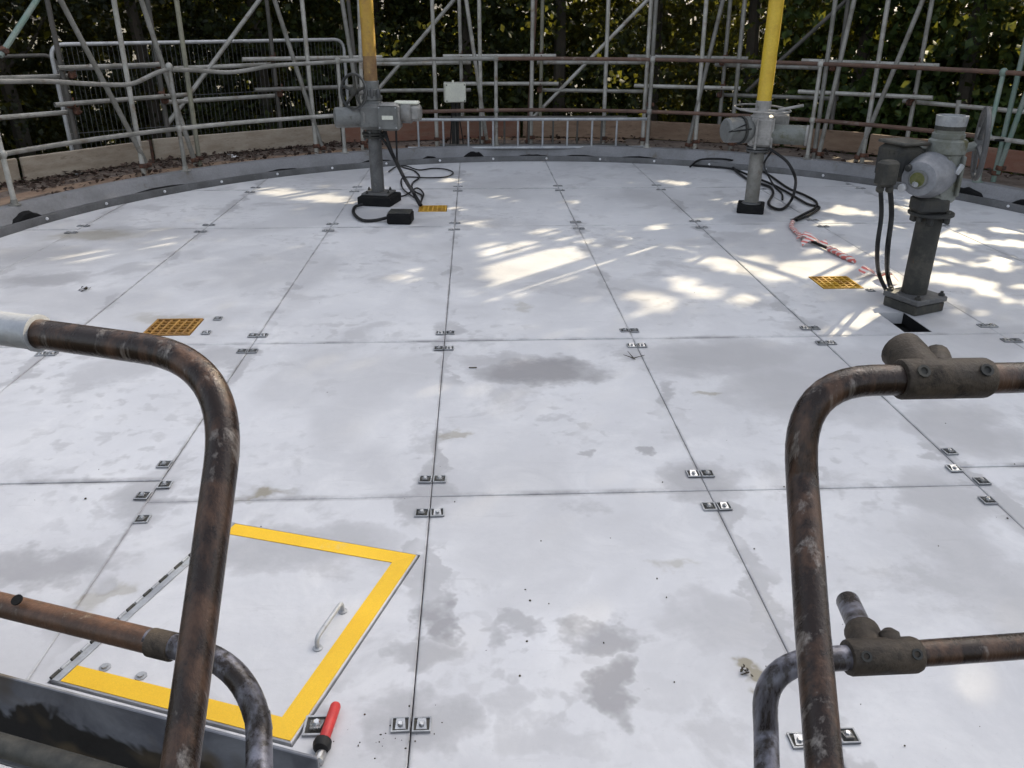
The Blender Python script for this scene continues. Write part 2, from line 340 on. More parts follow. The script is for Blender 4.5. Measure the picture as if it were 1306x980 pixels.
def panel_material(box):
    m, nt, b = newmat('grp_roof_panel'); pos = geo(nt)
    w1 = noise(nt, 5.5, 4, .6, pos); sub = nt.nodes.new('ShaderNodeVectorMath'); sub.operation = 'SUBTRACT'
    nt.links.new(w1.outputs['Color'], sub.inputs[0]); sub.inputs[1].default_value = (.5, .5, .5)
    sc = nt.nodes.new('ShaderNodeVectorMath'); sc.operation = 'SCALE'; nt.links.new(sub.outputs[0], sc.inputs[0]); sc.inputs['Scale'].default_value = .38
    wp = nt.nodes.new('ShaderNodeVectorMath'); wp.operation = 'ADD'; nt.links.new(pos, wp.inputs[0]); nt.links.new(sc.outputs[0], wp.inputs[1])
    def blotches(lst, edge):
        acc = None
        for (u, v, ru, rv, st) in lst:
            c = on_z(u, v); rx = abs(on_z(u+ru, v)[0]-on_z(u-ru, v)[0])/2; ry = abs(on_z(u, v-rv)[1]-on_z(u, v+rv)[1])/2
            mp = nt.nodes.new('ShaderNodeMapping'); mp.vector_type = 'TEXTURE'
            mp.inputs['Location'].default_value = (c[0], c[1], 0); mp.inputs['Scale'].default_value = (max(rx, .03), max(ry, .03), 50)
            nt.links.new(wp.outputs[0], mp.inputs['Vector'])
            ln = nt.nodes.new('ShaderNodeVectorMath'); ln.operation = 'LENGTH'; nt.links.new(mp.outputs[0], ln.inputs[0])
            e1 = mrange(nt, ln.outputs['Value'], 1+edge, 1-edge, 0, st*.55, True); e2 = mrange(nt, ln.outputs['Value'], 1.02, .45, 0, st*.45, True)
            o = mathn(nt, 'ADD', e1, e2)
            acc = o if acc is None else mathn(nt, 'MAXIMUM', acc, o)
        return acc
    wet = blotches(touching(STAINS, box), .16) or mathn(nt, 'MULTIPLY', 0.0, 0.0); brown = blotches(touching(BROWN, box), .45) or mathn(nt, 'MULTIPLY', 0.0, 0.0)
    # damp fringe along the joints between the columns
    sx = nt.nodes.new('ShaderNodeSeparateXYZ'); nt.links.new(wp.outputs[0], sx.inputs[0])
    q = mathn(nt, 'FRACT', mathn(nt, 'DIVIDE', mathn(nt, 'SUBTRACT', sx.outputs[0], X0-10*WID), WID))
    dj = mathn(nt, 'ABSOLUTE', mathn(nt, 'SUBTRACT', q, .5))
    nb = noise(nt, 1.7, 3, .5, pos)
    fr = mathn(nt, 'MULTIPLY', mrange(nt, dj, .44, .47, 0, 1, True), mrange(nt, nb.outputs[0], .47, .56, 0, .5))
    wet = mathn(nt, 'MAXIMUM', wet, fr)
    nw_ = noise(nt, .55, 4, .55, pos, .5); wet = mathn(nt, 'MAXIMUM', wet, mrange(nt, nw_.outputs[0], .50, .58, 0, .24, True))
    # loose random damp islands and thumb-print mottling
    ni = noise(nt, 2.3, 6, .62, pos, .4); isl = mrange(nt, ni.outputs[0], .565, .64, 0, .34); wet = mathn(nt, 'MAXIMUM', wet, isl)
    nm = noise(nt, 13, 3, .5, pos, .3); mott = mathn(nt, 'MULTIPLY', mrange(nt, nm.outputs[0], .54, .64, 0, .34), mrange(nt, noise(nt, .9, 2, .5, pos).outputs[0], .48, .6))
    wet = mathn(nt, 'MAXIMUM', wet, mott)
    nl = noise(nt, .8, 6, .65, pos); base = mix(nt, mrange(nt, nl.outputs[0], .35, .65), (.49, .49, .505), (.585, .585, .60))
    nc = noise(nt, 3.1, 8, .72, pos, .6); base = mix(nt, mrange(nt, nc.outputs[0], .47, .70, 0, .55), base, (.68, .675, .675))
    ns = nt.nodes.new('ShaderNodeMapping'); ns.inputs['Scale'].default_value = (1.2, 9, 1); ns.inputs['Rotation'].default_value = (0, 0, .35); nt.links.new(pos, ns.inputs['Vector'])
    nsc = noise(nt, 2.6, 7, .7, ns.outputs[0]); base = mix(nt, mrange(nt, nsc.outputs[0], .60, .74, 0, .5), base, (.41, .405, .415))
    sp = nt.nodes.new('ShaderNodeSeparateXYZ'); nt.links.new(pos, sp.inputs[0]); ng = noise(nt, 4.5, 5, .7, pos); gr = None
    for ax_, val, wd in ((1, box[2], .035), (1, box[3], .022), (0, box[0], .012), (0, box[1], .012)):
        d_ = mathn(nt, 'ABSOLUTE', mathn(nt, 'SUBTRACT', sp.outputs[ax_], val)); g_ = mrange(nt, mathn(nt, 'DIVIDE', d_, wd), .15, 1.0, 1, 0, True); gr = g_ if gr is None else mathn(nt, 'MAXIMUM', gr, g_)
    base = mix(nt, mathn(nt, 'MULTIPLY', gr, mrange(nt, ng.outputs[0], .40, .62, .05, .75)), base, (.22, .215, .22))
    col = mix(nt, wet, base, (.255, .25, .258)); col = mix(nt, brown, col, (.20, .17, .10))
    nf = noise(nt, 120, 3, .7, pos); col = mix(nt, mrange(nt, nf.outputs[0], .62, .75, 0, .25), col, (.25, .24, .24))
    nt.links.new(col, b.inputs['Base Color'])
    rg = mathn(nt, 'SUBTRACT', mrange(nt, nc.outputs[0], .3, .7, .46, .66), mathn(nt, 'MULTIPLY', wet, .12)); nt.links.new(rg, b.inputs['Roughness'])
    b.inputs['Specular IOR Level'].default_value = .4
    hgt = mathn(nt, 'ADD', mathn(nt, 'MULTIPLY', nl.outputs[0], 6.0), mathn(nt, 'MULTIPLY', nf.outputs[0], .12)); bump(nt, b, hgt, .12, .02)
    return m
def tape_material():
    m, nt, b = newmat('red_white_barrier_tape'); w = nt.nodes.new('ShaderNodeTexWave'); w.inputs['Scale'].default_value = 12; w.inputs['Distortion'].default_value = 2.5
    w.bands_direction = 'DIAGONAL'; nt.links.new(geo(nt), w.inputs['Vector'])
    nt.links.new(mix(nt, mrange(nt, w.outputs[0], .45, .55), (.55, .13, .11), (.62, .56, .53)), b.inputs['Base Color']); b.inputs['Roughness'].default_value = .4
    return m
M['tape'] = tape_material()

# ============================================================ THE SETTING
GROUND_Z = -0.65
mb = MB(); n = 64; prof = [4.9, 12, 40, 300]; P = []; F = []
for r in prof:
    for i in range(n):
        a = 2*math.pi*i/n; P.append((C0[0]+r*math.sin(a), C0[1]+r*math.cos(a), GROUND_Z))
for k in range(len(prof)-1):
    for i in range(n):
        j = (i+1) % n; F.append((k*n+i, k*n+n+i, k*n+n+j, k*n+j))
F.append(tuple(range(n-1, -1, -1)))
mb.add(P, F); tag(mb.build('ground', M['soil'], smooth=0), kind='structure')

# ---- roof of the tank: a sub-base with the panels laid on it
RD = 4.548
circ = [(C0[0]+RD*math.cos(2*math.pi*i/160), C0[1]+RD*math.sin(2*math.pi*i/160)) for i in range(160)]
mb = MB(); mb.prism([(C0[0]+4.6*math.cos(2*math.pi*i/96), C0[1]+4.6*math.sin(2*math.pi*i/96)) for i in range(96)], -.7, -.09)
roof = tag(mb.build('tank_roof', M['under']), kind='structure')
def clip_poly(poly, clip):
    out = poly
    for i in range(len(clip)):
        a = clip[i]; b = clip[(i+1) % len(clip)]; src = out; out = []
        if not src: return []
        def side(q): return (b[0]-a[0])*(q[1]-a[1])-(b[1]-a[1])*(q[0]-a[0])
        for j in range(len(src)):
            p, q = src[j-1], src[j]; sp, sq = side(p), side(q)
            if (sp >= 0) != (sq >= 0):
                t = sp/(sp-sq); out.append((p[0]+t*(q[0]-p[0]), p[1]+t*(q[1]-p[1])))
            if sq >= 0: out.append(q)
    res = []
    for q in out:
        if not res or math.hypot(q[0]-res[-1][0], q[1]-res[-1][1]) > .004: res.append(q)
    if len(res) > 1 and math.hypot(res[0][0]-res[-1][0], res[0][1]-res[-1][1]) < .004: res.pop()
    return res
HATCH = [(-1.151, 1.690), (-0.470, 1.457), (-0.209, 2.202), (-0.880, 2.418)]
GRATES = [(-1.732, 4.412, .262, 0), (-0.396, 7.46, .25, 0), (2.387, 5.105, .262, 0)]
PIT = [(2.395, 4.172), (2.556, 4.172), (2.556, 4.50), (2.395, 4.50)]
def grow(poly, d):
    c = np.mean(np.array(poly), 0); return [tuple(np.array(q)+unit(np.array(q)-c)*d*1.414) for q in poly]
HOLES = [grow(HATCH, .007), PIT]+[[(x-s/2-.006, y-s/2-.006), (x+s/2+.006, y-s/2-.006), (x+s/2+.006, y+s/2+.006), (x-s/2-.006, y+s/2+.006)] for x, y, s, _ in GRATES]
ROWS = {k: [0.6, 2.567, 4.136, 6.764, 8.382, 10.4] for k in range(-5, 6)}
for k in (-3, -2): ROWS[k] = [0.6, 2.722, 4.136, 6.764, 8.382, 10.4]
for k in (2, 3, 4): ROWS[k] = [0.6, 2.70, 4.136, 6.764, 8.382, 10.4]
PANELS = {}
for k in range(-5, 5):
    xa, xb = X0+k*WID, X0+(k+1)*WID
    if xa > C0[0]+RD or xb < C0[0]-RD: continue
    for r in range(5):
        ya, yb = ROWS[k][r], ROWS[k][r+1]
        g = .0016; gy = .0026
        poly = clip_poly([(xa+g, ya+gy), (xb-g, ya+gy), (xb-g, yb-gy), (xa+g, yb-gy)], circ)
        if len(poly) < 3: continue
        arr = np.array(poly)
        if np.ptp(arr[:, 0]) < .1 or np.ptp(arr[:, 1]) < .1: continue
        hs = [h_ for h_ in HOLES if xa < np.mean([q[0] for q in h_]) < xb and ya < np.mean([q[1] for q in h_]) < yb]
        z = random.uniform(-.0025, .0015)
        mb = MB(); mb.prism(poly, -.07, z, hs, .003)
        PANELS[(k, r)] = mb.build('roof_panel', panel_material((arr[:, 0].min(), arr[:, 0].max(), arr[:, 1].min(), arr[:, 1].max())), roof, smooth=0)
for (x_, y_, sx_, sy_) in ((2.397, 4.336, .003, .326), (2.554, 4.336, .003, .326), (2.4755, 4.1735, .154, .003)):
    MB().box((x_, y_, -.036), (sx_, sy_, .066)).build('pit_shade_plate', M['black'], roof, 0)  # added black plates stand in for the shade inside the hole
def panel_at(x, y):
    k = math.floor((x-X0)/WID); k = max(-5, min(4, k)); r = 0
    while r < 4 and y > ROWS[k][r+1]: r += 1
    return PANELS.get((k, r), roof)
# cast-in fixing clips: a dark square tray with a bright tongue and a bolt
mb = MB(); s = .0245
mb.box((0, 0, .0012), (2*s, 2*s, .0024))
tray_me = mb.mesh('fixing_clip', M['dark_cast'], 0)
mb = MB()
for a, b_, w, d in ((0, s-.002, 2*s, .004), (0, -s+.002, 2*s, .004), (s-.002, 0, .004, 2*s-.008), (-s+.002, 0, .004, 2*s-.008)): mb.box((a, b_, .0032), (w, d, .0064))
rim_me = mb.mesh('clip_rim', M['galv_bright'], 0)
mb = MB(); mb.add([(-.014, -.015, .004), (.014, -.015, .004), (.011, .014, .012), (-.011, .014, .012), (-.014, -.015, .0024), (.014, -.015, .0024), (.011, .014, .0024), (-.011, .014, .0024)],
                  [(0, 1, 2, 3), (4, 5, 1, 0), (5, 6, 2, 1), (6, 7, 3, 2), (7, 4, 0, 3)]); mb.lathe((0, -.003, .006), (0, 0, 1), [(.008, 0), (.008, .006), (.006, .008)], 6)
tongue_me = mb.mesh('clip_tongue', M['chrome'], 0)
def inst(name, me, parent, loc, rz=0.0, sc=1.0):
    o = bpy.data.objects.new(name, me); COL.objects.link(o); o.location = loc; o.rotation_euler = (0, 0, rz); o.scale = (sc, sc, sc)
    attach(o, parent); return o
tray_full = None
mbx = MB(); mbx.box((0, 0, .0012), (2*s, 2*s, .0024))
# tray, rim and tongue share one mesh so each clip is one light piece of its panel
def clip_mesh(flip):
    me = bpy.data.meshes.new('fixing_clip'); V = []; Fc = []; mi = []
    for i, src in enumerate((tray_me, rim_me, tongue_me)):
        o = len(V); V += [tuple(v.co*(1)) for v in src.vertices]
        for pl in src.polygons: Fc.append(tuple(q+o for q in pl.vertices)); mi.append(i)
    if flip: V = [(-x, -y, z) for x, y, z in V]
    me.from_pydata(V, [], Fc); [me.materials.append(M[q]) for q in ('pole_dark', 'galv_bright', 'chrome')]
    me.polygons.foreach_set('material_index', mi); me.update(); return me
CLIP = [clip_mesh(False), clip_mesh(True)]
def clip(x, y, sc=1.0):
    o = inst('fixing_clip', random.choice(CLIP), panel_at(x, y), (x, y, .001), random.uniform(-.05, .05), sc)
ncl = 0
for k in range(-3, 5):
    xl = X0+k*WID
    for r in range(1, 5):
        for side in (-1, 1):
            kk = k if side > 0 else k-1
            if kk not in ROWS: continue
            yj = ROWS[kk][r]
            for dy in (-.115, .115):
                x, y = xl+side*.0275, yj+dy
                if math.hypot(x-C0[0], y-C0[1]) > RD-.1: continue
                if r == 1 and k == -1 and side > 0: y += .0
                clip(x, y, .85 if y > 6 else 1.0)
for u, v in ((511, 926), (538, 926), (1019, 946), (1081, 940), (278, 407), (263, 425), (1146, 371), (1110, 371), (1012, 281)):
    q = on_z(u, v); clip(q[0], q[1], .95)
for u, v in ((404, 928),):
    q = on_z(u, v); clip(q[0], q[1], 1.25)

# ============================================================ KERB RING
def ring_mesh(prof, name, mat, parent, n=144, a0=0.0, a1=2*math.pi):
    P = []; F = []; full = abs(a1-a0-2*math.pi) < 1e-6; m = len(prof); na = n if full else n+1
    for i in range(na):
        a = a0+(a1-a0)*i/n
        for r, z in prof: P.append((C0[0]+r*math.sin(a), C0[1]+r*math.cos(a), z))
    for i in range(n):
        j = (i+1) % na
        for k in range(m-1): F.append((i*m+k, i*m+k+1, j*m+k+1, j*m+k))
    mb = MB(); mb.add(P, F); return mb.build(name, mat, parent, 30)
kerb = thing('tank_kerb', (C0[0], C0[1], -.65), 'curved grey kerb ring with bolted dark edge strip around the pale round deck', 'kerb')
ring_mesh([(4.640, -.10), (4.640, .052), (4.668, .085), (4.690, .150), (4.700, .160), (4.800, .163), (4.806, .150), (4.806, -.65)], 'kerb_upstand', M['kerb'], kerb)
ring_mesh([(4.604, -.10), (4.604, .030), (4.612, .047), (4.634, .045), (4.638, .02)], 'sealant_bead', M['black'], kerb)
strip = ring_mesh([(4.556, -.10), (4.556, .052), (4.560, .060), (4.572, .061), (4.600, .058), (4.602, .03)], 'edge_strip', M['strip'], kerb)
mb = MB(); mb.lathe((0, 0, 0), (0, -1, 0), [(.014, 0), (.014, .006), (.009, .007), (.009, .015), (.006, .017)], 8); bolt_me = mb.mesh('bolt', M['white'], 30)
for i in range(-19, 20):
    a = R_(2.6)+i*R_(8.15)
    P = polar(a, 4.557, .034); o = inst('bolt', bolt_me, strip, P, -a)
for (u, v, w, hh) in ((35, 283, .15, .075), (1232, 250, .17, .07), (1310, 266, .16, .075), (604, 193, .13, .075), (548, 198, .09, .035), (480, 205, .2, .03), (680, 197, .2, .022), (740, 198, .2, .022), (815, 199, .25, .024), (360, 216, .2, .022), (205, 240, .3, .02)):
    q = on_cyl(u, v, 4.63); a = az_of(q); c = polar(a, 4.625, .045); T = np.array([math.cos(a), -math.sin(a), 0]); N_ = np.array([math.sin(a), math.cos(a), 0])
    mb = MB(); P = []; F = []
    for i in range(9):
        t = i/8; hgt = hh*(math.sin(math.pi*t)**.8)*random.uniform(.75, 1.05)+.003; x = (t-.5)*2*w
        for d, z in ((-.028, 0), (-.022, hgt*.75), (.0, hgt), (.03, hgt*.95), (.045, .0)): P.append(c+T*x+N_*d+np.array([0, 0, z]))
    for i in range(8):
        for j in range(4): F.append((i*5+j, i*5+j+1, i*5+6+j, i*5+5+j))
    mb.add(P, F); mb.build('sealant_lump', M['black'], kerb)

# ============================================================ GUARDRAIL ON THE KERB
RG = 4.735
st_px = [(20, 265), (237, 219), (440, 196), (633, 186), (825, 188), (1029, 203), (1245, 240)]
st_az = [az_of(on_cyl(u, v, RG)) for u, v in st_px]
st_az = [st_az[0]-R_(22.3)]+st_az+[st_az[-1]+R_(22.3)]
guard = thing('tank_guardrail', (C0[0], C0[1], .16), 'two-rail tubular guardrail with ball-jointed posts standing on the curved kerb', 'guardrail')
for i, a in enumerate(st_az):
    b = polar(a, RG, .163); mt = M['green_tube'] if i == 7 else M['galv']
    o = MB().tube([b, b+np.array([0, 0, .99])], .0215, 12).build('stanchion', mt, guard)
    for z in (.575, 1.15):
        MB().sphere((b[0], b[1], z), .037, 14, (1, 1, 1.1)).build('ball_joint', mt, o)
    MB().lathe((b[0], b[1], .160), (0, 0, 1), [(.05, 0), (.05, .008), (.03, .012), (.026, .05)], 12).build('base_flange', mt, o)
def rail_run(px, z0, name, mat, r=.021):
    pts = [on_cyl(u, v, RG) for u, v in px]; return MB().tube(spline(pts, 4), r, 10).build(name, mat, guard)
rail_run([(-40, 103), (0, 104), (60, 104), (110, 107), (150, 108.5), (172, 106), (200, 93), (218, 88)], 0, 'bent_top_rail', M['galv'])['label'] = 'pushed-in top rail'
rail_run([(218, 89), (250, 90), (290, 92.5), (320, 89), (348, 84), (395, 81), (430, 79)], 0, 'bent_top_rail', M['galv'])
def arc_rail(a0, a1, z, name, mat):
    pts = [polar(a0+(a1-a0)*i/6, RG, z) for i in range(7)]; return MB().tube(pts, .0215, 10).build(name, mat, guard)
a_g = st_az
arc_rail(a_g[3], a_g[4], 1.15, 'top_rail', M['galv'])
for i in (4, 5, 6, 7): arc_rail(a_g[i], a_g[i+1], 1.15, 'top_rail', M['rust_tube'])
arc_rail(a_g[0], a_g[1], 1.15, 'top_rail', M['galv'])
for i in range(8): arc_rail(a_g[i], a_g[i+1], .575, 'mid_rail', M['rust_tube'] if 3 <= i <= 6 else M['galv'])
q = on_cyl(1275, 178, RG); MB().box(q+np.array([.02, -.05, 0]), (.19, .03, .02), None, .004).build('clamp_bar', M['black'], guard)

# ============================================================ SCAFFOLD ROUND THE TANK
scaf = thing('tube_scaffold', (C0[0], C0[1], -.65), 'grey tube scaffold with raking braces and timber boards standing around the tank kerb', 'scaffold')
RI, RO = 5.06, 5.78
TUBES = [ # name, x1, y1 (upper), x2, y2 (lower), R upper, R lower, material
 ('brace', 47, 0, 0, 72, RI, RI, 'green_tube'), ('standard', 60, 0, 98, 180, RO, RO, 'galv_dark'), ('raker', 77, 0, 191, 217, RI, RI, 'galv'), ('standard', 145, 0, 183, 218, RI, RI, 'galv'),
 ('raker', 180, 0, 250, 211, RI, RI, 'galv'), ('standard', 188, 0, 213, 158, RO, RO, 'galv_dark'), ('standard', 225, 0, 255, 210, RI, RI, 'olive_tube'), ('brace', 331, 0, 214, 158, RO+.06, RO+.06, 'galv'),
 ('standard', 340, 0, 358, 162, RO, RO, 'galv_dark'), ('raker', 350, 0, 413, 195, RI, RI, 'galv'), ('standard', 385, 0, 404, 196, RI, RI, 'galv'), ('raker', 436, 0, 467, 193, RI, RI, 'galv'),
 ('standard', 444, 0, 461, 158, RO, RO, 'galv_dark'), ('standard', 458, 0, 463, 191, RI, RI, 'galv'), ('brace', 579, 0, 470, 129, RO+.06, RO+.06, 'galv'), ('standard', 551, 0, 557.5, 187, RI, RI, 'galv'),
 ('standard', 585.5, 0, 590, 152, RO, RO, 'galv'), ('raker', 594.5, 0, 622, 187, RI, RI, 'galv'), ('standard', 611, 0, 614, 187, RI, RI, 'galv'), ('standard', 679.5, 0, 677, 187, RI, RI, 'galv'),
 ('raker', 683, 0, 673, 187, RI+.1, RI+.1, 'rust_tube'), ('standard', 692, 0, 689, 152, RO, RO, 'olive_tube'), ('brace', 826, 0, 681, 149, RO+.06, RO+.06, 'galv'), ('standard', 776, 0, 769, 187, RI, RI, 'galv'),
 ('standard', 830.6, 0, 819, 187, RI, RI, 'galv'), ('raker', 837, 0, 828, 140, RI-.1, RI-.1, 'galv'), ('standard', 901, 0, 886, 191, RI, RI, 'galv'), ('raker', 922, 0, 876, 191, RI, RI, 'galv'),
 ('standard', 931.6, 0, 917.5, 156, RO, RO, 'galv'), ('standard', 950, 0, 931, 194, RI, RI, 'galv'), ('brace', 1078, 2, 952, 117, RO+.06, RO+.06, 'galv_dark'), ('standard', 1065.6, 0, 1037.6, 203, RI, RI, 'galv'),
 ('standard', 1082, 0, 1060, 162, RO, RO, 'galv_dark'), ('raker', 1089.6, 0, 1043, 203, RI, RI, 'galv'), ('standard', 1133, 0, 1099, 208, RI, RI, 'galv'), ('raker', 1177, 0, 1091, 207, RI, RI, 'galv'),
 ('standard', 1189, 0, 1157.6, 173, RO, RO, 'galv'), ('standard', 1304, 72, 1266, 234, RI, RI, 'green_tube'), ('raker', 1330, 60, 1272, 222, RI, RI, 'green_tube'), ('standard', 1223, 128, 1216, 185, RO, RO, 'galv')]
PLAT = .125
for nm, x1, y1, x2, y2, ra, rb, mt in TUBES:
    A = on_cyl(x1, y1, ra); B = on_cyl(x2, y2, rb); d = A-B
    stub = (x1 == 1223)
    if not stub and d[2] > .05: A = B+d*(((4.3 if nm == 'standard' else 3.1)+random.uniform(-.2, .25)-B[2])/d[2])
    if nm == 'standard': B = B+d*((GROUND_Z+.02-B[2])/d[2]) if rb > 5.5 else B+d*((PLAT-.02-B[2])/d[2])
    MB().tube([A, B], .0242, 10, True).build(nm, M[mt], scaf)
    # swivel coupler near the foot of the inner tubes
    if rb < 5.5:
        c = B+unit(d)*.06 if nm != 'standard' else B+unit(d)*.11
        mbc = MB(); mbc.lathe(c-unit(d)*.022, d, [(.033, 0), (.036, .006), (.036, .038), (.033, .044)], 10); mbc.box(c+np.array([.035, -.02, 0]), (.03, .03, .04), None, .004); mbc.build('coupler', M['rust'], scaf)
LEDG = [(-30, 101, 95, 97, 0, 'galv'), (74, 87, 203, 82.5, 1, 'galv'), (-30, 153, 101, 142, 0, 'galv'), (70, 134, 238, 121, 1, 'galv'), (206, 131, 356, 122, 0, 'galv'), (222, 87.5, 345, 82.5, 0, 'galv'),
 (309, 76, 487, 73, 1, 'galv'), (325, 115, 470, 110, 1, 'galv'), (480, 116, 600, 115, 0, 'galv'), (565, 72, 709, 71.5, 1, 'galv'), (566, 107, 712, 107, 1, 'galv'), (685, 80, 830, 80, 0, 'galv'),
 (686, 115, 820, 117, 0, 'galv'), (801, 72, 954, 75, 1, 'galv'), (809, 109.6, 944, 113, 1, 'galv'), (912, 83, 1045, 87, 0, 'galv'), (914, 121, 1069, 126, 0, 'galv'), (1023, 77.5, 1198, 84, 1, 'galv'),
 (1018.5, 117, 1189.5, 125, 1, 'galv'), (1152, 129, 1340, 146, 0, 'galv'), (480, 82, 600, 80, 0, 'galv')]
for x1, y1, x2, y2, lay, mt in LEDG:
    rr = RO-.06 if lay else RO+.055
    MB().tube([on_cyl(x1, y1, rr), on_cyl(x2, y2, rr)], .0242, 10, True).build('ledger', M[mt], scaf)
for u, v, ru in ((92, 96, 1), (98, 142, 1), (90, 134, 0), (206, 121, 0), (210, 128, 1), (348, 75, 1), (357, 120, 0), (357, 115, 1), (587, 72, 1), (588, 108, 1), (690, 71, 0), (689, 107, 0), (688, 115, 1), (921, 80, 1), (925, 74, 1), (918, 121, 0), (922, 111, 1),
                 (1062, 87, 0), (1171, 83, 1), (1163, 126, 1), (1160, 131, 0), (826, 80, 0), (202, 83, 1)):
    q = on_cyl(u, v, RO-.03); a = az_of(q); T = np.array([math.cos(a), -math.sin(a), 0]); N_ = np.array([math.sin(a), math.cos(a), 0])
    mbc = MB(); mbc.box(q, (.062, .07, .07), (T, N_, np.array([0, 0, 1.])), .012); mbc.tube([q-N_*.05, q-N_*.085], .009, 6); mbc.tube([q-N_*.03+T*.02, q-N_*.03+T*.02+np.array([0, 0, .07])], .007, 6)
    mbc.build('coupler', M['rust'], scaf)
for i, a_d in enumerate(range(-8, 96, 13)):
    for z in (2.15, 2.6, 3.35, 3.8):
        MB().tube([polar(R_(a_d-2), (RO-.06 if z not in (2.6, 3.8) else RI+.05), z+.02*(i % 2)), polar(R_(a_d+14), (RO-.06 if z not in (2.6, 3.8) else RI+.05), z+.02*(i % 2))], .0242, 10, True).build('ledger', M['galv'], scaf)
# toe boards, one plank after the other (ends given in photo pixels along the top edge)
TOE = [(-60, 207, 20, 197.5, 'wood_pale'), (20, 197, 191, 177.5, 'wood_pale'), (193, 177, 434, 157.5, 'wood_pale'), (436, 156.5, 664, 154, 'wood_red'), (666, 153.5, 832, 154, 'wood_tan'), (830, 155, 1000, 157, 'wood_tan'),
       (1002, 158, 1110, 163, 'wood_tan'), (1112, 164, 1205, 176, 'wood_tan'), (1206, 177, 1330, 199, 'wood_red')]
for i, (x1, y1, x2, y2, mt) in enumerate(TOE):
    a1 = az_of(on_cyl(x1, y1, RO-.05)); a2 = az_of(on_cyl(x2, y2, RO-.05)); A = polar(a1+.001, RO-.045-(i % 2)*.03, 0); B = polar(a2-.001, RO-.045-(i % 2)*.03, 0)
    za = .135; X = unit(B-A); Y = np.array([-X[1], X[0], 0]); hgt = .225+random.uniform(-.006, .01)
    tilt = random.uniform(-.06, .06); Z = unit(np.array([0, 0, 1.])+Y*tilt)
    mb = MB(); mb.box((A+B)/2+np.array([0, 0, za+hgt/2]), (np.linalg.norm(B-A)-.012, .038, hgt), (X, np.cross(Z, X), Z), .005); mb.build('toe_board', M[mt], scaf)
A = on_cyl(192, 190, RO-.09); MB().box((A[0], A[1], .24), (.04, .03, .25), None, .004).build('board_strap', M['rust'], scaf)
# platform planks
da = R_(19.5); a = R_(-84)
while a < R_(100):
    for k in range(4):
        r = 4.925+k*.236; A = polar(a+.002, r, 0); B = polar(a+da-.002, r, 0); X = unit(B-A); Y = np.array([-X[1], X[0], 0])
        mb = MB(); mb.box((A+B)/2+np.array([0, 0, PLAT-.019+random.uniform(-.006, .006)]), (np.linalg.norm(B-A), .226, .038), (X, Y, np.array([0, 0, 1.])), .004)
        mb.build('platform_plank', M['wood_floor'] if random.random() < .7 else M['wood_tan'], scaf)
    a += da

# ============================================================ FENCES AND SMALL FIXTURES BEHIND
def fence(P, Q, z0, z1, label, mat, wires=True, nmid=0):
    P = np.array(P, float); Q = np.array(Q, float); X = unit(Q-P); L = np.linalg.norm(Q-P); Zz = np.array([0, 0, 1.])
    t = thing('mesh_fence_panel', (P[0], P[1], z0), label, 'fence panel', 'site fence panels')
    A = P+Zz*z0; B = P+Zz*z1; Cc = Q+Zz*z1; D = Q+Zz*z0
    MB().tube(fillet([A, B, Cc, D], .14, 6), .021, 10).build('frame', mat, t)
    MB().tube([A+Zz*.12, D+Zz*.12], .018, 8).build('bottom_bar', mat, t)
    if wires:
        mb = MB(); n = int(L/.052)
        for i in range(1, n): c = A+X*(L*i/n); mb.tube([c+Zz*.12, c+Zz*(z1-z0)], .0022, 4, caps=False)
        o = mb.build('vertical_wires', M['wire'], t); o['kind'] = 'stuff'
        for z in (.35, .72, 1.05, 1.38, 1.7): MB().tube([A+Zz*z, D+Zz*z], .0032, 5).build('horizontal_wire', M['wire'], t)
    return t
P = on_cyl(62, 54, 6.5); Q = on_cyl(438, 54, 6.55)
fence((P[0], P[1], 0), (Q[0], Q[1], 0), -.64, 1.32, 'wire mesh fence panel with bright rounded tube frame behind the left of the scaffold', M['fence_white'])
P = on_cyl(22, 69, 6.9); Q = on_cyl(72, 69, 6.9)
fence((P[0]-1.6, P[1]-1.3, 0), (Q[0]-.02, Q[1], 0), -.64, 1.2, 'dark tube-framed fence panel at the far left beside the bright mesh panel', M['galv_dark'], False)  # dark tube colour stands for the shadow this panel is in

def ladder_beam(x1, y1, x2, y2, R, label, mat, off):
    A = on_cyl(x1, y1, R); B = on_cyl(x2, y2, R); A[2] = B[2] = .475; t = thing('ladder_beam', (A[0], A[1], .14), label, 'ladder beam', 'ladder beams lying on the kerb')
    MB().tube([A, B], .0185, 10, True).build('top_chord', mat, t)
    A2 = A-np.array([0, 0, .33]); B2 = B-np.array([0, 0, .33]); MB().tube([A2, B2], .0185, 10, True).build('bottom_chord', mat, t)
    L = np.linalg.norm(B-A); n = int(L/.30)
    for i in range(n):
        c = A+(B-A)*((off+i*.30+.08)/L)
        if off+i*.3+.08 < L: MB().tube([c, c-np.array([0, 0, .33])], .0125, 8).build('rung', mat, t)
ladder_beam(519, 156, 826, 149, 4.88, 'pale steel ladder beam lying on edge behind the kerb, the front one', M['galv_bright'], .05)
ladder_beam(560, 156, 800, 149, 5.0, 'darker steel ladder beam lying on edge just behind the pale one', M['galv_dark'], .12)

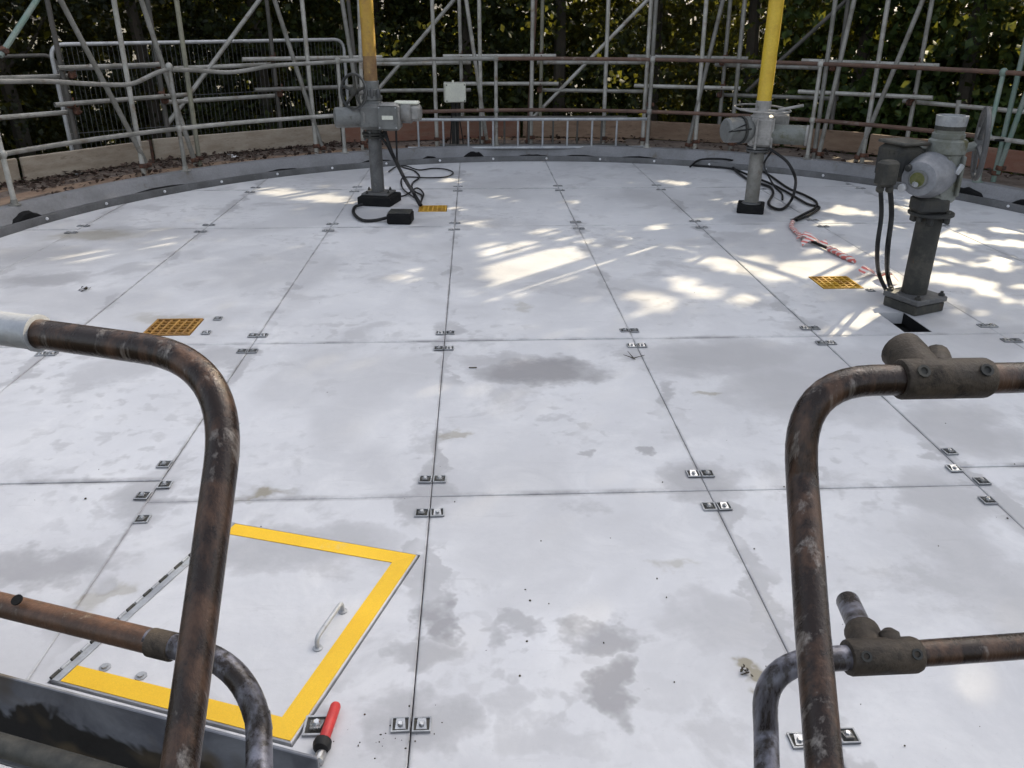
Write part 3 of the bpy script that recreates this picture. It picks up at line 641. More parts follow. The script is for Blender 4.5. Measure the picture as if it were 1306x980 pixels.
q = on_cyl(580, 118, 4.93); bx, by = q[0], q[1]
t = thing('junction_box', (bx, by, .16), 'cream square electrical box on a dark post beyond the kerb', 'electrical box')
a = az_of(q); T = np.array([math.cos(a), -math.sin(a), 0]); N_ = np.array([math.sin(a), math.cos(a), 0]); Zz = np.array([0, 0, 1.]); AX = (T, N_, Zz)
bc = np.array([bx, by, .765]); MB().box(bc, (.26, .09, .225), AX, .012).build('enclosure', M['cream'], t)
o = MB().box(bc-N_*.056, (.25, .02, .215), AX, .008).build('lid', M['cream'], t)
for sx in (-1, 1):
    for sz in (-1, 1): MB().lathe(bc-N_*.066+T*sx*.108+Zz*sz*.09, -N_, [(.008, 0), (.007, .004)], 8).build('lid_screw', M['dark_cast'], o)
MB().tube([bc+Zz*.11-T*.02, bc+Zz*.14-T*.02], .012, 8).build('breather', M['cream'], t)
MB().box(bc+N_*.06-Zz*.30-T*.02, (.045, .03, .66), AX, .003).build('post', M['dark_cast'], t)
MB().box(bc+N_*.06-Zz*.36+T*.035, (.03, .03, .5), AX, .003).build('post', M['pole_dark'], t)
for k in (-.05, .01, .06): MB().tube(spline([bc-Zz*.10+T*k, bc-Zz*.25+T*(k*.8)+N_*.02, bc-Zz*.45+T*(k*1.2), bc-Zz*.60+T*(k*1.5)]), .008, 6).build('cable', M['black_gloss'], t)

# leaf litter caught on the platform
def leaf_quads(pos, size, mat, name, flat=0.0, nrm=None):
    """many folded leaf blades in one mesh"""
    n = len(pos); d = rng.normal(size=(n, 3)); d[:, 2] *= (1-flat); d /= np.linalg.norm(d, axis=1)[:, None]+1e-9
    w = rng.normal(size=(n, 3)); w[:, 2] *= (1-flat)
    if nrm is not None: w = np.cross(d, nrm+.9*rng.normal(size=(n, 3)))
    w -= d*(w*d).sum(1)[:, None]; w /= np.linalg.norm(w, axis=1)[:, None]+1e-9
    nn = np.cross(d, w); L = size[:, None]
    b = pos-d*L*.5; tip = pos+d*L*.5; l = pos-d*L*.06+w*L*.36+nn*L*.10; r = pos-d*L*.06-w*L*.36+nn*L*.10
    V = np.stack([b, l, tip, r], 1).reshape(-1, 3); I = np.arange(n)*4
    Fi = np.stack([I, I+1, I+2, I, I+2, I+3], 1).reshape(-1)
    me = bpy.data.meshes.new(name); me.vertices.add(len(V)); me.vertices.foreach_set('co', V.ravel().astype(np.float32))
    me.loops.add(len(Fi)); me.loops.foreach_set('vertex_index', Fi.astype(np.int32)); me.polygons.add(n*2)
    me.polygons.foreach_set('loop_start', (np.arange(n*2)*3).astype(np.int32)); me.materials.append(mat); me.update(calc_edges=True)
    o = bpy.data.objects.new(name, me); COL.objects.link(o); return o
pp = []
for i in range(1500):
    a = R_(rng.uniform(-72, 66)); a = a if rng.random() > .55 else R_(rng.uniform(-66, -20)); r = 5.68-abs(rng.normal(0, .28)) if rng.random() < .7 else rng.uniform(4.84, 5.7)
    if r < 4.83: continue
    pp.append(polar(a, r, PLAT+.012+abs(rng.normal(0, .016))))
tag(leaf_quads(np.array(pp), rng.uniform(.03, .075, len(pp)), M['litter'], 'leaf_litter', .75), 'dead brown leaves drifted along the scaffold platform', 'leaf litter', kind='stuff')

# ============================================================ FLOOR FITTINGS
yg = M['yellow_grate']
M['orange_grate'] = worn('browned_grating', (.42, .22, .04), (.28, .14, .035), (.16, .085, .04), 8, (.42, .62), 18, (.55, .68), 0, .7)
names = ['browned yellow floor grating left of the foreground handrail bend', 'yellow square floor grating beside the cables of the left valve post', 'yellow square floor grating beside the nearest valve post on the right']
for (gx, gy, gs, _), lb in zip(GRATES, names):
    t = thing('floor_grating', (gx, gy, -.06), lb, 'grating', 'yellow floor gratings'); yg = M['orange_grate'] if gx < -1 else M['yellow_grate']
    e = gs/2
    for cx_, cy_, sx, sy in ((0, e-.006, gs, .012), (0, -e+.006, gs, .012), (e-.006, 0, .012, gs-.024), (-e+.006, 0, .012, gs-.024)):
        MB().box((gx+cx_, gy+cy_, -.012), (sx, sy, .032)).build('edge_bar', yg, t, 0)
    nb = 6
    for i in range(1, nb):
        o_ = -e+gs*i/nb
        MB().box((gx+o_, gy, -.013), (.011, gs-.024, .03)).build('bearing_bar', yg, t, 0)
        MB().box((gx, gy+o_, -.016), (gs-.024, .011, .030)).build('cross_bar', yg, t, 0)
    MB().box((gx, gy, -.066), (gs, gs, .006)).build('drain_pan', M['twig'], t, 0)

# access hatch
hc = np.mean(np.array(HATCH), 0)
t = thing('access_hatch', (hc[0], hc[1], -.02), 'pale access hatch with yellow painted border, hinge and pull handle', 'hatch')
MB().prism(HATCH, -.05, .006, (), .003).build('hatch_leaf', panel_material((-1.15, -.2, 1.4, 2.42)), t, 0)
H = [np.array([*q, 0.]) for q in HATCH]
def band(a, b, wid, inward, z, name, m_):
    """flat painted border strip along edge a-b, mitred"""
    a_i, b_i = inward; mb = MB(); Z = np.array([0, 0, z]); Z2 = np.array([0, 0, .0056])
    mb.add([a+Z, b+Z, b_i+Z, a_i+Z, a+Z2, b+Z2, b_i+Z2, a_i+Z2], [(0, 1, 2, 3), (4, 5, 1, 0), (5, 6, 2, 1), (6, 7, 3, 2), (7, 4, 0, 3)]); return mb.build(name, m_, t, 0)
eb = unit(H[1]-H[0]); er = unit(H[2]-H[1]); w_ = .063
def inner(c, d1, d2): return c+d1*w_+d2*w_
i1 = H[1]-eb*w_+er*w_; i2 = H[2]-eb*w_-er*w_; i0 = H[0]+er*w_+eb*.0; i3 = H[3]-er*w_
hl = unit(H[3]-H[0])
b0 = H[0]+eb*.03; b3 = H[3]+eb*.03
band(b0+er*.004, H[1]-eb*.004+er*.004, w_, (b0+er*w_, i1), .0085, 'yellow_border', M['yellow_paint'])
band(H[1]-eb*.004+er*.004, H[2]-eb*.004-er*.004, w_, (i1, i2), .0085, 'yellow_border', M['yellow_paint'])
band(H[2]-eb*.004-er*.004, b3-er*.004, w_, (i2, b3-er*w_), .0085, 'yellow_border', M['yellow_paint'])
hd = unit(H[3]-H[0]); HL = np.linalg.norm(H[3]-H[0]); nk = 22
for i in range(nk):
    c = H[0]+hd*(HL*(i+.5)/nk)+np.array([0, 0, .010])-eb*.0
    MB().tube([c-hd*HL/nk*.42, c+hd*HL/nk*.42], .0052, 8).build('hinge_knuckle', M['galv_bright'] if i % 2 else M['pole_dark'], t)
c = (H[0]+H[3])/2; MB().box(c+eb*.016+np.array([0, 0, .0085]), (.022, HL, .002), (np.array([eb[0], eb[1], 0]), hd, np.array([0, 0, 1.]))).build('hinge_leaf', M['galv_bright'], t, 0)
p0 = on_z(405, 826, .01); p1 = on_z(437, 779, .01); hz = np.array([0, 0, .032])
MB().tube(fillet([p0, p0+hz, p1+hz, p1], .018, 5), .0065, 10).build('pull_handle', M['galv_bright'], t)
for q in (p0, p1): MB().lathe(q-np.array([0, 0, .003]), (0, 0, 1), [(.014, 0), (.014, .003), (.008, .005)], 10).build('handle_foot', M['galv_bright'], t)
for u, v in ((134, 852), (180, 863)):
    q = on_z(u, v, .006); MB().lathe(q, (0, 0, 1), [(.016, 0), (.016, .003), (.009, .004), (.009, .009)], 8).build('bolt', M['galv_bright'], t)

# red-handled tool on the deck
q0 = on_z(429, 898, .016); q1 = on_z(413, 944, .016); d = unit(q1-q0)
t = thing('hand_tool', (q1[0], q1[1], 0), 'short red-gripped hand tool with black head at the hatch corner', 'tool')
MB().lathe(q0, q1-q0, [(.004, 0), (.011, .002), (.0135, .008), (.0135, np.linalg.norm(q1-q0)-.004), (.012, np.linalg.norm(q1-q0))], 16).build('grip', M['tool_red'], t)
q2 = on_z(404, 950, .02); mb = MB(); mb.lathe(q1-d*.003, d, [(.012, 0), (.021, .006), (.023, .018), (.019, .03), (.01, .036)], 14); mb.build('head', M['black_gloss'], t)
MB().lathe(q1+d*.03+np.array([.004, 0, -.004]), d, [(.010, 0), (.013, .008), (.013, .03), (.007, .036)], 10).build('spout', M['chrome'], t)

# ============================================================ VALVE ACTUATORS
def flange(mb, o, axis, r, th, n=20): mb.lathe(o, axis, [(r-.006, 0), (r, .004), (r, th-.004), (r-.006, th)], n)
def handwheel(c, axis, R, parent, mat, rr=.014, spokes=4, a0=.3):
    A = unit(axis); a = np.array([0, 0, 1.]) if abs(A[2]) < .9 else np.array([1., 0, 0]); X = unit(np.cross(a, A)); Y = np.cross(A, X)
    o = MB().torus(c, A, R, rr, 36, 8).build('handwheel', mat, parent)
    for i in range(spokes):
        w = a0+2*math.pi*i/spokes; D = math.cos(w)*X+math.sin(w)*Y; MB().tube([np.array(c)+D*.03-A*.012, np.array(c)+D*R], [.016, .010], 8).build('spoke', mat, o)
    MB().lathe(np.array(c)-A*.035, A, [(.03, 0), (.036, .008), (.036, .05), (.02, .058)], 14).build('hub', mat, o)
    return o
# --- left post (yellow pipe)
Lx, Ly = -.925, 7.80
t = thing('valve_actuator', (Lx, Ly, 0), 'grey valve actuator with handwheel at left under a tall yellow pipe', 'valve actuator', 'valve actuators on posts')
MB().box((Lx+.02, Ly-.08, .04), (.32, .32, .08), (unit([1, -.25, 0]), unit([.25, 1, 0]), np.array([0, 0, 1.])), .006).build('base_block', M['black'], t)
o = MB().box((Lx+.01, Ly-.03, .089), (.26, .24, .018), (unit([1, -.25, 0]), unit([.25, 1, 0]), np.array([0, 0, 1.])), .004).build('base_plate', M['pole_grey'], t)
for sx in (-1, 1):
    for sy in (-1, 1): MB().lathe((Lx+.01+sx*.10, Ly-.03+sy*.09, .098), (0, 0, 1), [(.014, 0), (.014, .012), (.007, .014), (.007, .026)], 6).build('bolt', M['dark_cast'], o)
MB().tube([(Lx, Ly, .1), (Lx, Ly, .6)], .062, 24).build('post', M['pole_grey'], t)
mb = MB(); flange(mb, (Lx, Ly, .585), (0, 0, 1), .105, .022); flange(mb, (Lx, Ly, .612), (0, 0, 1), .112, .022); o = mb.build('flange', M['dark_cast'], t)
for i in range(6):
    w = i*math.pi/3+.2; MB().lathe((Lx+.09*math.cos(w), Ly+.09*math.sin(w), .57), (0, 0, 1), [(.011, 0), (.011, .08), (.006, .084)], 6).build('bolt', M['pole_grey'], o)
mb = MB(); mb.lathe((Lx, Ly, .63), (0, 0, 1), [(.07, 0), (.075, .03), (.105, .06), (.112, .10), (.112, .24), (.09, .275), (.075, .30)], 24); mb.box((Lx, Ly-.04, .78), (.24, .22, .22), None, .03); mb.build('gearbox', M['actuator'], t)
ml = unit([-1, -.28, 0])
mb = MB(); mb.lathe(np.array([Lx, Ly-.03, .775])+ml*.09, ml, [(.07, 0), (.088, .015), (.09, .05), (.09, .235), (.082, .25), (.06, .256)], 24); o = mb.build('motor', M['actuator'], t)
MB().lathe(np.array([Lx, Ly-.03, .775])+ml*.085, ml, [(.11, 0), (.11, .018)], 24).build('motor_flange', M['actuator_light'], o)
bx_ = unit([1, -.12, 0]); by_ = unit([.12, 1, 0]); AXb = (bx_, by_, np.array([0, 0, 1.]))
c = np.array([Lx+.165, Ly-.13, .785]); o = MB().box(c, (.20, .17, .235), AXb, .03).build('control_box', M['actuator_light'], t)
MB().box(c-by_*.09+np.array([0, 0, -.005]), (.18, .02, .205), AXb, .012).build('cover', M['actuator'], o)
MB().box(c-by_*.1035, (.10, .006, .035), AXb, .002).build('name_plate', M['cream'], o)
for sx in (-1, 1):
    for sz in (-1, 1): MB().lathe(c-by_*.1005+bx_*sx*.075+np.array([0, 0, sz*.085]), -by_, [(.008, 0), (.007, .005)], 8).build('screw', M['galv_bright'], o)
c2 = c+bx_*.10+by_*.05+np.array([0, 0, .03]); o = MB().lathe(c2, bx_, [(.085, 0), (.092, .01), (.092, .085), (.075, .10), (.075, .16), (.062, .175)], 20).build('terminal_housing', M['actuator_light'], t)
MB().box(c2+bx_*.13+np.array([0, -.03, 0]), (.09, .11, .13), AXb, .02).build('end_cover', M['actuator_light'], o)
MB().box(c2+bx_*.05+np.array([0, 0, .085]), (.22, .10, .03), AXb, .01).build('top_cover', M['cream'], o)
mb = MB(); mb.lathe((Lx, Ly, .92), (0, 0, 1), [(.095, 0), (.095, .03), (.078, .036), (.078, .085), (.07, .09), (.07, .155), (.066, .16)], 24); o = mb.build('spool', M['actuator'], t)
for k in (-.06, 0, .06): MB().lathe((Lx+k+.01, Ly-.085, .935), (0, 0, 1), [(.016, 0), (.016, .07), (.01, .078)], 8).build('bolt', M['pole_grey'], o)
MB().tube([(Lx, Ly, 1.05), (Lx+.002, Ly, 1.29)], .060, 20).build('stem_cover_base', M['yellow_rust'], t)
MB().tube([(Lx+.002, Ly, 1.285), (Lx+.004, Ly, 2.9)], .0605, 20).build('stem_cover', M['yellow_ochre'], t)
hwc = on_y(451, 117, 7.66); ax_h = unit([-.55, -.80, .10])
handwheel(hwc, ax_h, .145, t, M['dark_cast'], .012, 5)['label'] = 'dark spoked handwheel'
MB().torus(hwc+ax_h*.004, ax_h, .152, .006, 36, 6).build('wheel_rim_face', M['pole_grey'], t)
MB().tube([hwc, np.array([Lx-.02, Ly-.02, .975])], .026, 12).build('handwheel_shaft', M['actuator_light'], t)
# --- middle post (yellow pipe)
Mx, My = 2.485, 7.25
t = thing('valve_actuator', (Mx, My, 0), 'grey valve actuator with flat handwheel below the bright yellow pipe at centre right', 'valve actuator', 'valve actuators on posts')
AXm = (unit([1, -.35, 0]), unit([.35, 1, 0]), np.array([0, 0, 1.]))
MB().box((Mx, My, .038), (.235, .235, .075), AXm, .008).build('base_block', M['black'], t)
MB().lathe((Mx, My, .074), (0, 0, 1), [(.085, 0), (.08, .012), (.066, .018)], 20).build('base_collar', M['pole_grey'], t)
MB().tube([(Mx, My, .07), (Mx, My, .56)], .0625, 24).build('post', M['galv'], t)
mb = MB(); flange(mb, (Mx, My, .53), (0, 0, 1), .10, .02); flange(mb, (Mx, My, .555), (0, 0, 1), .105, .02); o = mb.build('flange', M['pole_grey'], t)
for i in range(6):
    w = i*math.pi/3; MB().lathe((Mx+.085*math.cos(w), My+.085*math.sin(w), .515), (0, 0, 1), [(.011, 0), (.011, .075)], 6).build('bolt', M['dark_cast'], o)
mb = MB(); mb.lathe((Mx, My, .575), (0, 0, 1), [(.08, 0), (.092, .02), (.092, .20), (.10, .21), (.10, .25), (.07, .27)], 20); mb.box((Mx, My-.02, .70), (.20, .18, .24), AXm, .02); mb.build('gearbox', M['actuator_light'], t)
for k in (-.07, .07): MB().box((Mx+k, My-.115, .69), (.018, .02, .26), None, .004).build('rib', M['actuator_light'], t)
dl = unit([-1, -.25, 0]); c = np.array([Mx-.10, My, .715]); o = MB().lathe(c, dl, [(.10, 0), (.112, .02), (.112, .06), (.104, .07), (.104, .22), (.09, .235)], 24).build('motor', M['actuator'], t)
MB().lathe(c+dl*.075, dl, [(.118, 0), (.118, .02)], 24).build('motor_flange', M['dark_cast'], o)
MB().tube([c+dl*.07+np.array([0, -.11, .06]), c+dl*.23+np.array([0, -.10, .0]), c+dl*.02+np.array([0, -.12, .02])], .007, 6).build('conduit', M['black_gloss'], o)
dr = unit([1, -.45, 0]); c = np.array([Mx+.07, My-.04, .685]); o = MB().lathe(c, dr, [(.075, 0), (.082, .01), (.082, .30), (.072, .315), (.04, .32)], 24).build('gear_motor', M['moss_grey'], t)
MB().lathe(c+dr*.30, dr, [(.086, 0), (.086, .018), (.07, .024)], 24).build('end_cap', M['actuator_light'], o)
MB().box((Mx+.16, My+.06, .79), (.20, .14, .10), AXm, .015).build('control_box', M['actuator_light'], t)
MB().lathe((Mx, My, .83), (0, 0, 1), [(.075, 0), (.075, .05), (.066, .055), (.066, .12), (.062, .125)], 20).build('spool', M['actuator_light'], t)
handwheel(np.array([Mx-.005, My, .888]), unit([.04, -.06, 1]), .235, t, M['actuator_light'], .008, 3, .9)
MB().tube([np.array([Mx+.1, My-.1, .885]), np.array([Mx+.29, My-.16, .93])], .012, 8).build('lever', M['actuator_light'], t)
MB().tube([(Mx, My, .95), (Mx+.003, My, 2.9)], .061, 20).build('stem_cover', M['yellow_pipe'], t)
# --- right post, nearest
Rx, Ry = 2.645, 4.60
t = thing('valve_actuator', (Rx, Ry, 0), 'mossy grey valve actuator with round dial window on the nearest post at right', 'valve actuator', 'valve actuators on posts')
AXr = (unit([1, .42, 0]), unit([-.42, 1, 0]), np.array([0, 0, 1.]))
MB().box((Rx, Ry-.02, .03), (.24, .24, .06), AXr, .006).build('base_block', M['pole_dark'], t)
o = MB().box((Rx, Ry-.02, .078), (.255, .255, .034), AXr, .006).build('base_plate', M['pole_grey'], t)
for sx in (-1, 1):
    for sy in (-1, 1): MB().lathe(np.array([Rx, Ry-.02, .095])+AXr[0]*sx*.10+AXr[1]*sy*.10, (0, 0, 1), [(.018, 0), (.018, .014), (.009, .016), (.009, .028)], 6).build('bolt', M['dark_cast'], o)
MB().tube([(Rx, Ry, .09), (Rx, Ry, .585)], .0715, 28).build('post', M['pole_dark'], t)
mb = MB(); flange(mb, (Rx, Ry, .565), (0, 0, 1), .125, .022, 24); o = mb.build('flange', M['dark_cast'], t)
for i in range(4):
    w = i*math.pi/2+.5; MB().lathe((Rx+.10*math.cos(w), Ry+.10*math.sin(w), .535), (0, 0, 1), [(.017, 0), (.017, .03), (.01, .07)], 6).build('bolt', M['dark_cast'], o)
    MB().box((Rx+.088*math.cos(w+.6), Ry+.088*math.sin(w+.6), .545), (.02, .05, .05), None, .004).build('rib', M['dark_cast'], o)
mb = MB(); mb.lathe((Rx, Ry, .585), (0, 0, 1), [(.085, 0), (.09, .02), (.085, .07)], 24); mb.box((Rx-.04, Ry-.03, .635), (.17, .15, .09), None, .015); mb.build('drive_adapter', M['dark_cast'], t)
mb = MB(); mb.lathe((Rx+.01, Ry, .65), (0, 0, 1), [(.09, 0), (.10, .015), (.10, .05), (.093, .06), (.093, .26), (.102, .27), (.102, .335), (.09, .345)], 28); o = mb.build('gearbox', M['moss_grey'], t)
for k in (.06, -.03): MB().box((Rx+.01+k, Ry-.09, .80), (.018, .03, .22), None, .004).build('rib', M['moss_grey'], o)
MB().box((Rx+.05, Ry-.10, .84), (.03, .02, .06), (unit([1, 0, -.5]), np.array([0, 1., 0]), unit([.5, 0, 1])), .004).build('lever', M['galv_bright'], o)
MB().lathe((Rx+.005, Ry, .992), (0, 0, 1), [(.082, 0), (.086, .01), (.086, .03), (.078, .034), (.078, .05)], 28).build('collar', M['moss_grey'], t)
mb = MB(); mb.lathe((Rx+.005, Ry, 1.04), (0, 0, 1), [(.077, 0), (.079, .01), (.083, .068), (.083, .078), (.066, .078), (.064, .05)], 28); mb.build('pipe_stub', M['galv_bright'], t)
MB().lathe((Rx+.005, Ry, 1.042), (0, 0, 1), [(.0785, 0), (.0805, .03)], 28).build('dark_band', M['dark_cast'], t)
dm = unit([-.73, -.68, -.03]); c = on_y(1171, 229, 4.45)-dm*.272
MB().box(c+dm*.012, (.27, .03, .27), (unit([dm[1], -dm[0], 0]), unit([dm[0], dm[1], 0]), np.array([0, 0, 1.])), .01).build('mounting_plate', M['moss_grey'], t)
o = MB().lathe(c+dm*.03, dm, [(.118, 0), (.128, .01), (.126, .12), (.118, .15), (.098, .215), (.092, .235), (.06, .242)], 32).build('control_housing', M['motor'], t)
ec = c+dm*.272
MB().lathe(ec-dm*.006, dm, [(.052, 0), (.052, .012), (.044, .022), (.040, .022)], 28).build('dial_bezel', M['actuator'], o)
MB().lathe(ec+dm*.012, dm, [(.040, 0), (.0395, .004), (.03, .0045)], 28).build('dial_window', M['glass'], o)
sx_ = unit(np.cross(np.array([0, 0, 1.]), dm))
for off, rr, mt in ((-.074, .022, 'white'), (-.062, .019, 'dark_cast')):
    z = -.055 if mt == 'white' else .055
    MB().lathe(ec+sx_*(-abs(off))+np.array([0, 0, z])-dm*.01, dm, [(rr, 0), (rr, .022), (rr*.7, .03)], 14).build('selector_knob', M[mt], o)
for i in range(8):
    w = i*math.pi/4+.3; MB().lathe(c+dm*.025+sx_*.12*math.cos(w)*.98+np.array([0, 0, .118*math.sin(w)]), dm, [(.008, 0), (.007, .008)], 6).build('screw', M['galv_bright'], o)
c = np.array([Rx-.22, Ry+.06, .86]); AXe = (unit([1, .25, 0]), unit([-.25, 1, 0]), np.array([0, 0, 1.]))
o = MB().box(c, (.17, .22, .20), AXe, .028).build('terminal_box', M['dark_cast'], t)
MB().box(c+np.array([.01, 0, .108]), (.185, .22, .018), AXe, .006).build('lid', M['pole_dark'], o)
c2 = c+np.array([.0, -.17, -.03]); GL = [on_y(1123, 238, c2[1]-.03), on_y(1135, 238, c2[1]-.03)]; MB().box((GL[0]+GL[1])/2+np.array([.0, .01, .07]), (.10, .09, .14), AXe, .015).build('cable_box', M['pole_dark'], o)
GL = [on_y(1123, 238, c2[1]-.03), on_y(1135, 238, c2[1]-.03)]
for q in GL: MB().lathe(q+np.array([0, 0, .012]), (0, 0, -1), [(.018, 0), (.018, .015), (.022, .016), (.022, .035), (.014, .045)], 10).build('cable_gland', M['dark_cast'], o)
MB().lathe(c2+np.array([-.01, -.062, -.055]), (0, -1, 0), [(.014, 0), (.014, .02)], 8).build('gland_plug', M['galv_bright'], o)
hq = on_y(1251, 184, 4.62); ah = unit([.90, -.40, .04])
handwheel(hq, ah, .19, t, M['pole_grey'], .015, 4, .4)
MB().tube([hq, np.array([Rx+.03, Ry+.02, hq[2]-.05])], .026, 12).build('handwheel_shaft', M['moss_grey'], t)

# black box beside the left post
q = on_z(510, 287, 0); t = thing('floor_box', (q[0], q[1]+.08, 0), 'small black box on the deck in front of the left valve post', 'box')
MB().box((q[0], q[1]+.09, .045), (.205, .18, .09), (unit([1, -.1, 0]), unit([.1, 1, 0]), np.array([0, 0, 1.])), .01).build('case', M['black'], t)
MB().box((q[0], q[1]+.09, .094), (.19, .165, .010), (unit([1, -.1, 0]), unit([.1, 1, 0]), np.array([0, 0, 1.])), .003).build('lid', M['dark_cast'], t)
def cable(pts, r, label, mat='black_gloss', name='cable', k=6):
    o = MB().tube(spline(pts, k), r, 8).build(name, M[mat]); return tag(o, label, 'cable', 'black cables on the deck')
Z = .018
cable([on_z(497, 277, .04), on_z(480, 281, Z), on_z(462, 281, Z), on_z(451, 272, Z), on_z(453, 264, Z), on_z(463, 261, .03)], .014, 'thick black cable looping from the left post base to the small black box')
cable([on_y(490, 163, 7.68), on_y(494, 178, 7.62), on_y(502, 200, 7.55), on_z(516, 228, .35), on_z(527, 246, .12), on_z(537, 262, .02)], .016, 'thick black cable hanging from the left actuator down to the yellow grating')
cable([on_y(486, 176, 7.7), on_y(494, 186, 7.66), on_y(501, 200, 7.62), on_z(514, 224, .42), on_z(525, 243, .14), on_z(535, 262, .02)], .012, 'second black cable strapped along the hanging left actuator cable')
cable([on_y(505, 165, 7.64), on_y(506, 190, 7.64), on_y(507, 205, 7.64), on_z(512, 213, .1), on_z(528, 218, Z), on_z(535, 226, Z), on_z(526, 234, Z), on_z(527, 243, Z), on_z(538, 250, Z), on_z(536, 260, Z)], .009, 'thin black cable hanging straight then kinking beside the left post')
cable([on_z(496, 219, Z), on_z(505, 213, Z), on_z(518, 212, Z), on_z(534, 217, Z), on_z(553, 215, Z), on_z(570, 216.5, Z), on_z(578, 221, Z), on_z(568, 226, Z), on_z(545, 227, Z), on_z(520, 226, Z), on_z(512, 229, Z), on_z(514, 241, Z), on_z(528, 252, Z), on_z(537, 258, Z)], .008, 'thin black cable lying in a wide flat loop behind the yellow grating')
cable([on_z(505, 251, Z), on_z(515, 250, Z), on_z(522, 246, Z), on_z(532, 240, Z), on_z(540, 247, Z), on_z(537, 257, Z)], .008, 'short curl of thin cable at the left post base')
# middle cables
cable([on_y(981, 190, 7.12), on_y(992, 197, 7.05), on_y(1005, 208, 6.98), on_y(1014, 226, 6.95), on_z(1014, 240, .2), on_z(1010, 254, .05), on_z(1001, 265, Z), on_z(991, 267, Z), on_z(980, 260, Z), on_z(986, 247, Z), on_z(982, 239, Z), on_z(968, 234, Z), on_z(954, 229, Z), on_z(942, 221, Z), on_z(934, 213, Z)], .013, 'thick black cable arching from the middle actuator to a loop on the deck')
cable([on_z(880, 213, Z), on_z(893, 204, .08), on_z(921, 203, .1), on_z(944, 207, .06), on_z(960, 213, Z), on_z(980, 223, Z), on_z(1005, 240, Z), on_z(1026, 249, Z), on_z(1041, 258, Z), on_z(1039, 266, Z), on_z(1026, 273, Z), on_z(1012, 281, Z), on_z(1010, 290, Z), on_z(1024, 303, Z), on_z(1040, 310, Z), on_z(1059, 318.5, Z), on_z(1090, 333, Z)], .012, 'long black cable sweeping past the middle post to the red and white tape')
cable([on_z(883, 211, Z), on_z(911, 213, Z), on_z(935, 216, Z), on_z(954, 223, Z), on_z(984, 235, Z), on_z(1005, 246, Z), on_z(1029, 260, Z), on_z(1045, 265, Z), on_z(1031, 275, Z), on_z(1016, 281, Z)], .012, 'black cable crossing behind the middle post to the sharp bend')
cable([on_y(985, 192, 7.12), on_y(975, 208, 7.2), on_z(978, 221, .1), on_z(988, 238, Z), on_z(997, 247, Z), on_z(998, 255, Z)], .009, 'thin cable dropping behind the middle post')
def follow(pts, r, k=5): return spline(pts, k)
tp = thing('barrier_tape', on_z(1030, 305, 0), 'crumpled red and white barrier tape wound round the cable on the deck', 'barrier tape')
base = spline([on_z(1011, 283, .02), on_z(1010, 290, .02), on_z(1024, 303, .02), on_z(1036, 308, .02)], 8)
MB().tube(base, [.0175+.003*math.sin(i*1.9) for i in range(len(base))], 8).build('wound_tape', M['tape'], tp)
base = spline([on_z(1056, 317, .02), on_z(1066, 321, .03), on_z(1076, 327, .02), on_z(1090, 333, .02)], 6)
MB().tube(base, [.014+.009*abs(math.sin(i*.9)) for i in range(len(base))], 8).build('wound_tape', M['tape'], tp)
for (u, v), n_ in (((1036, 305), 3), ((1042, 309), 4), ((1112, 346), 3), ((1124, 352), 3)):
    c = on_z(u, v, .03); mb = MB(); P = []; F = []; dirx = unit([random.uniform(-1, 1), random.uniform(-1, 1), 0]); side = np.array([-dirx[1], dirx[0], .6])*.035
    for i in range(n_+1): 
        q = c+dirx*(.05*i-.12)+np.array([0, 0, .025*math.sin(i*1.7+u)+.012]); P += [q-side*.6, q+side*.6, q-side*.6+np.array([0, 0, -.002]), q+side*.6+np.array([0, 0, -.002])]
    for i in range(n_): F += [(4*i, 4*i+1, 4*i+5, 4*i+4), (4*i+2, 4*i+6, 4*i+7, 4*i+3)]
    mb.add(P, F); mb.build('loose_tape_end', M['tape'], tp)
# right cables
g0, g1 = GL
cable([g0, on_y(1124, 275, 4.46), on_y(1119, 315, 4.45), on_z(1120, 345, .14), on_z(1127, 364, .05), on_z(1134, 377, .01)], .013, 'left of two black cables hanging from the nearest actuator', k=6)
cable([g1, on_y(1137, 275, 4.48), on_y(1132, 318, 4.46), on_z(1132, 350, .12), on_z(1138, 371, .05), on_z(1146, 386, .01)], .015, 'right of two black cables hanging from the nearest actuator', k=6)

# ============================================================ NEAR HANDRAILS AT THE OPENING
TR = .0242
LA, LB = (-1.045, 1.384), (-.33, 1.14)
def Lp(u, v): return on_line(u, v, LA, LB)
dirL = unit([LA[0]-LB[0], LA[1]-LB[1], 0])
t = thing('handrail', (-.75, 1.29, .16), 'brown patinated tube handrail at left, bent down at its end in front of the hatch', 'handrail', 'foreground handrails')
pA = Lp(0, 420); pA[2] = 1.145; pB = Lp(200, 450); corner = Lp(300, 461); far = pA+dirL*1.4
bend = at_depth(281, 575, 1.285); low = at_depth(228, 990, 1.05); end = low+(low-corner)*2.5
MB().tube(fillet([far, pA, corner, low, end], [.02, .165, .05], 14), TR*1.01, 20).build('top_rail', M['rail'], t, 30)
c1 = Lp(47, 424); c1[2] = 1.145; MB().lathe(c1+dirL*.30, -dirL, [(.0245, 0), (.0285, .002), (.0285, .296), (.031, .298), (.031, .304), (.0245, .305)], 20).build('sleeve', M['galv_bright'], t)
mA = Lp(0, 765); mB_ = Lp(215, 824); mc = Lp(318, 848); md = at_depth(330, 925, 1.50); me_ = at_depth(331, 985, 1.44); mend = me_+(me_-md)*8
MB().tube(fillet([Lp(190, 817), mc, md, me_, mend], [.12, .02, .02], 10), TR*.98, 20).build('mid_rail', M['rail_grey'], t)
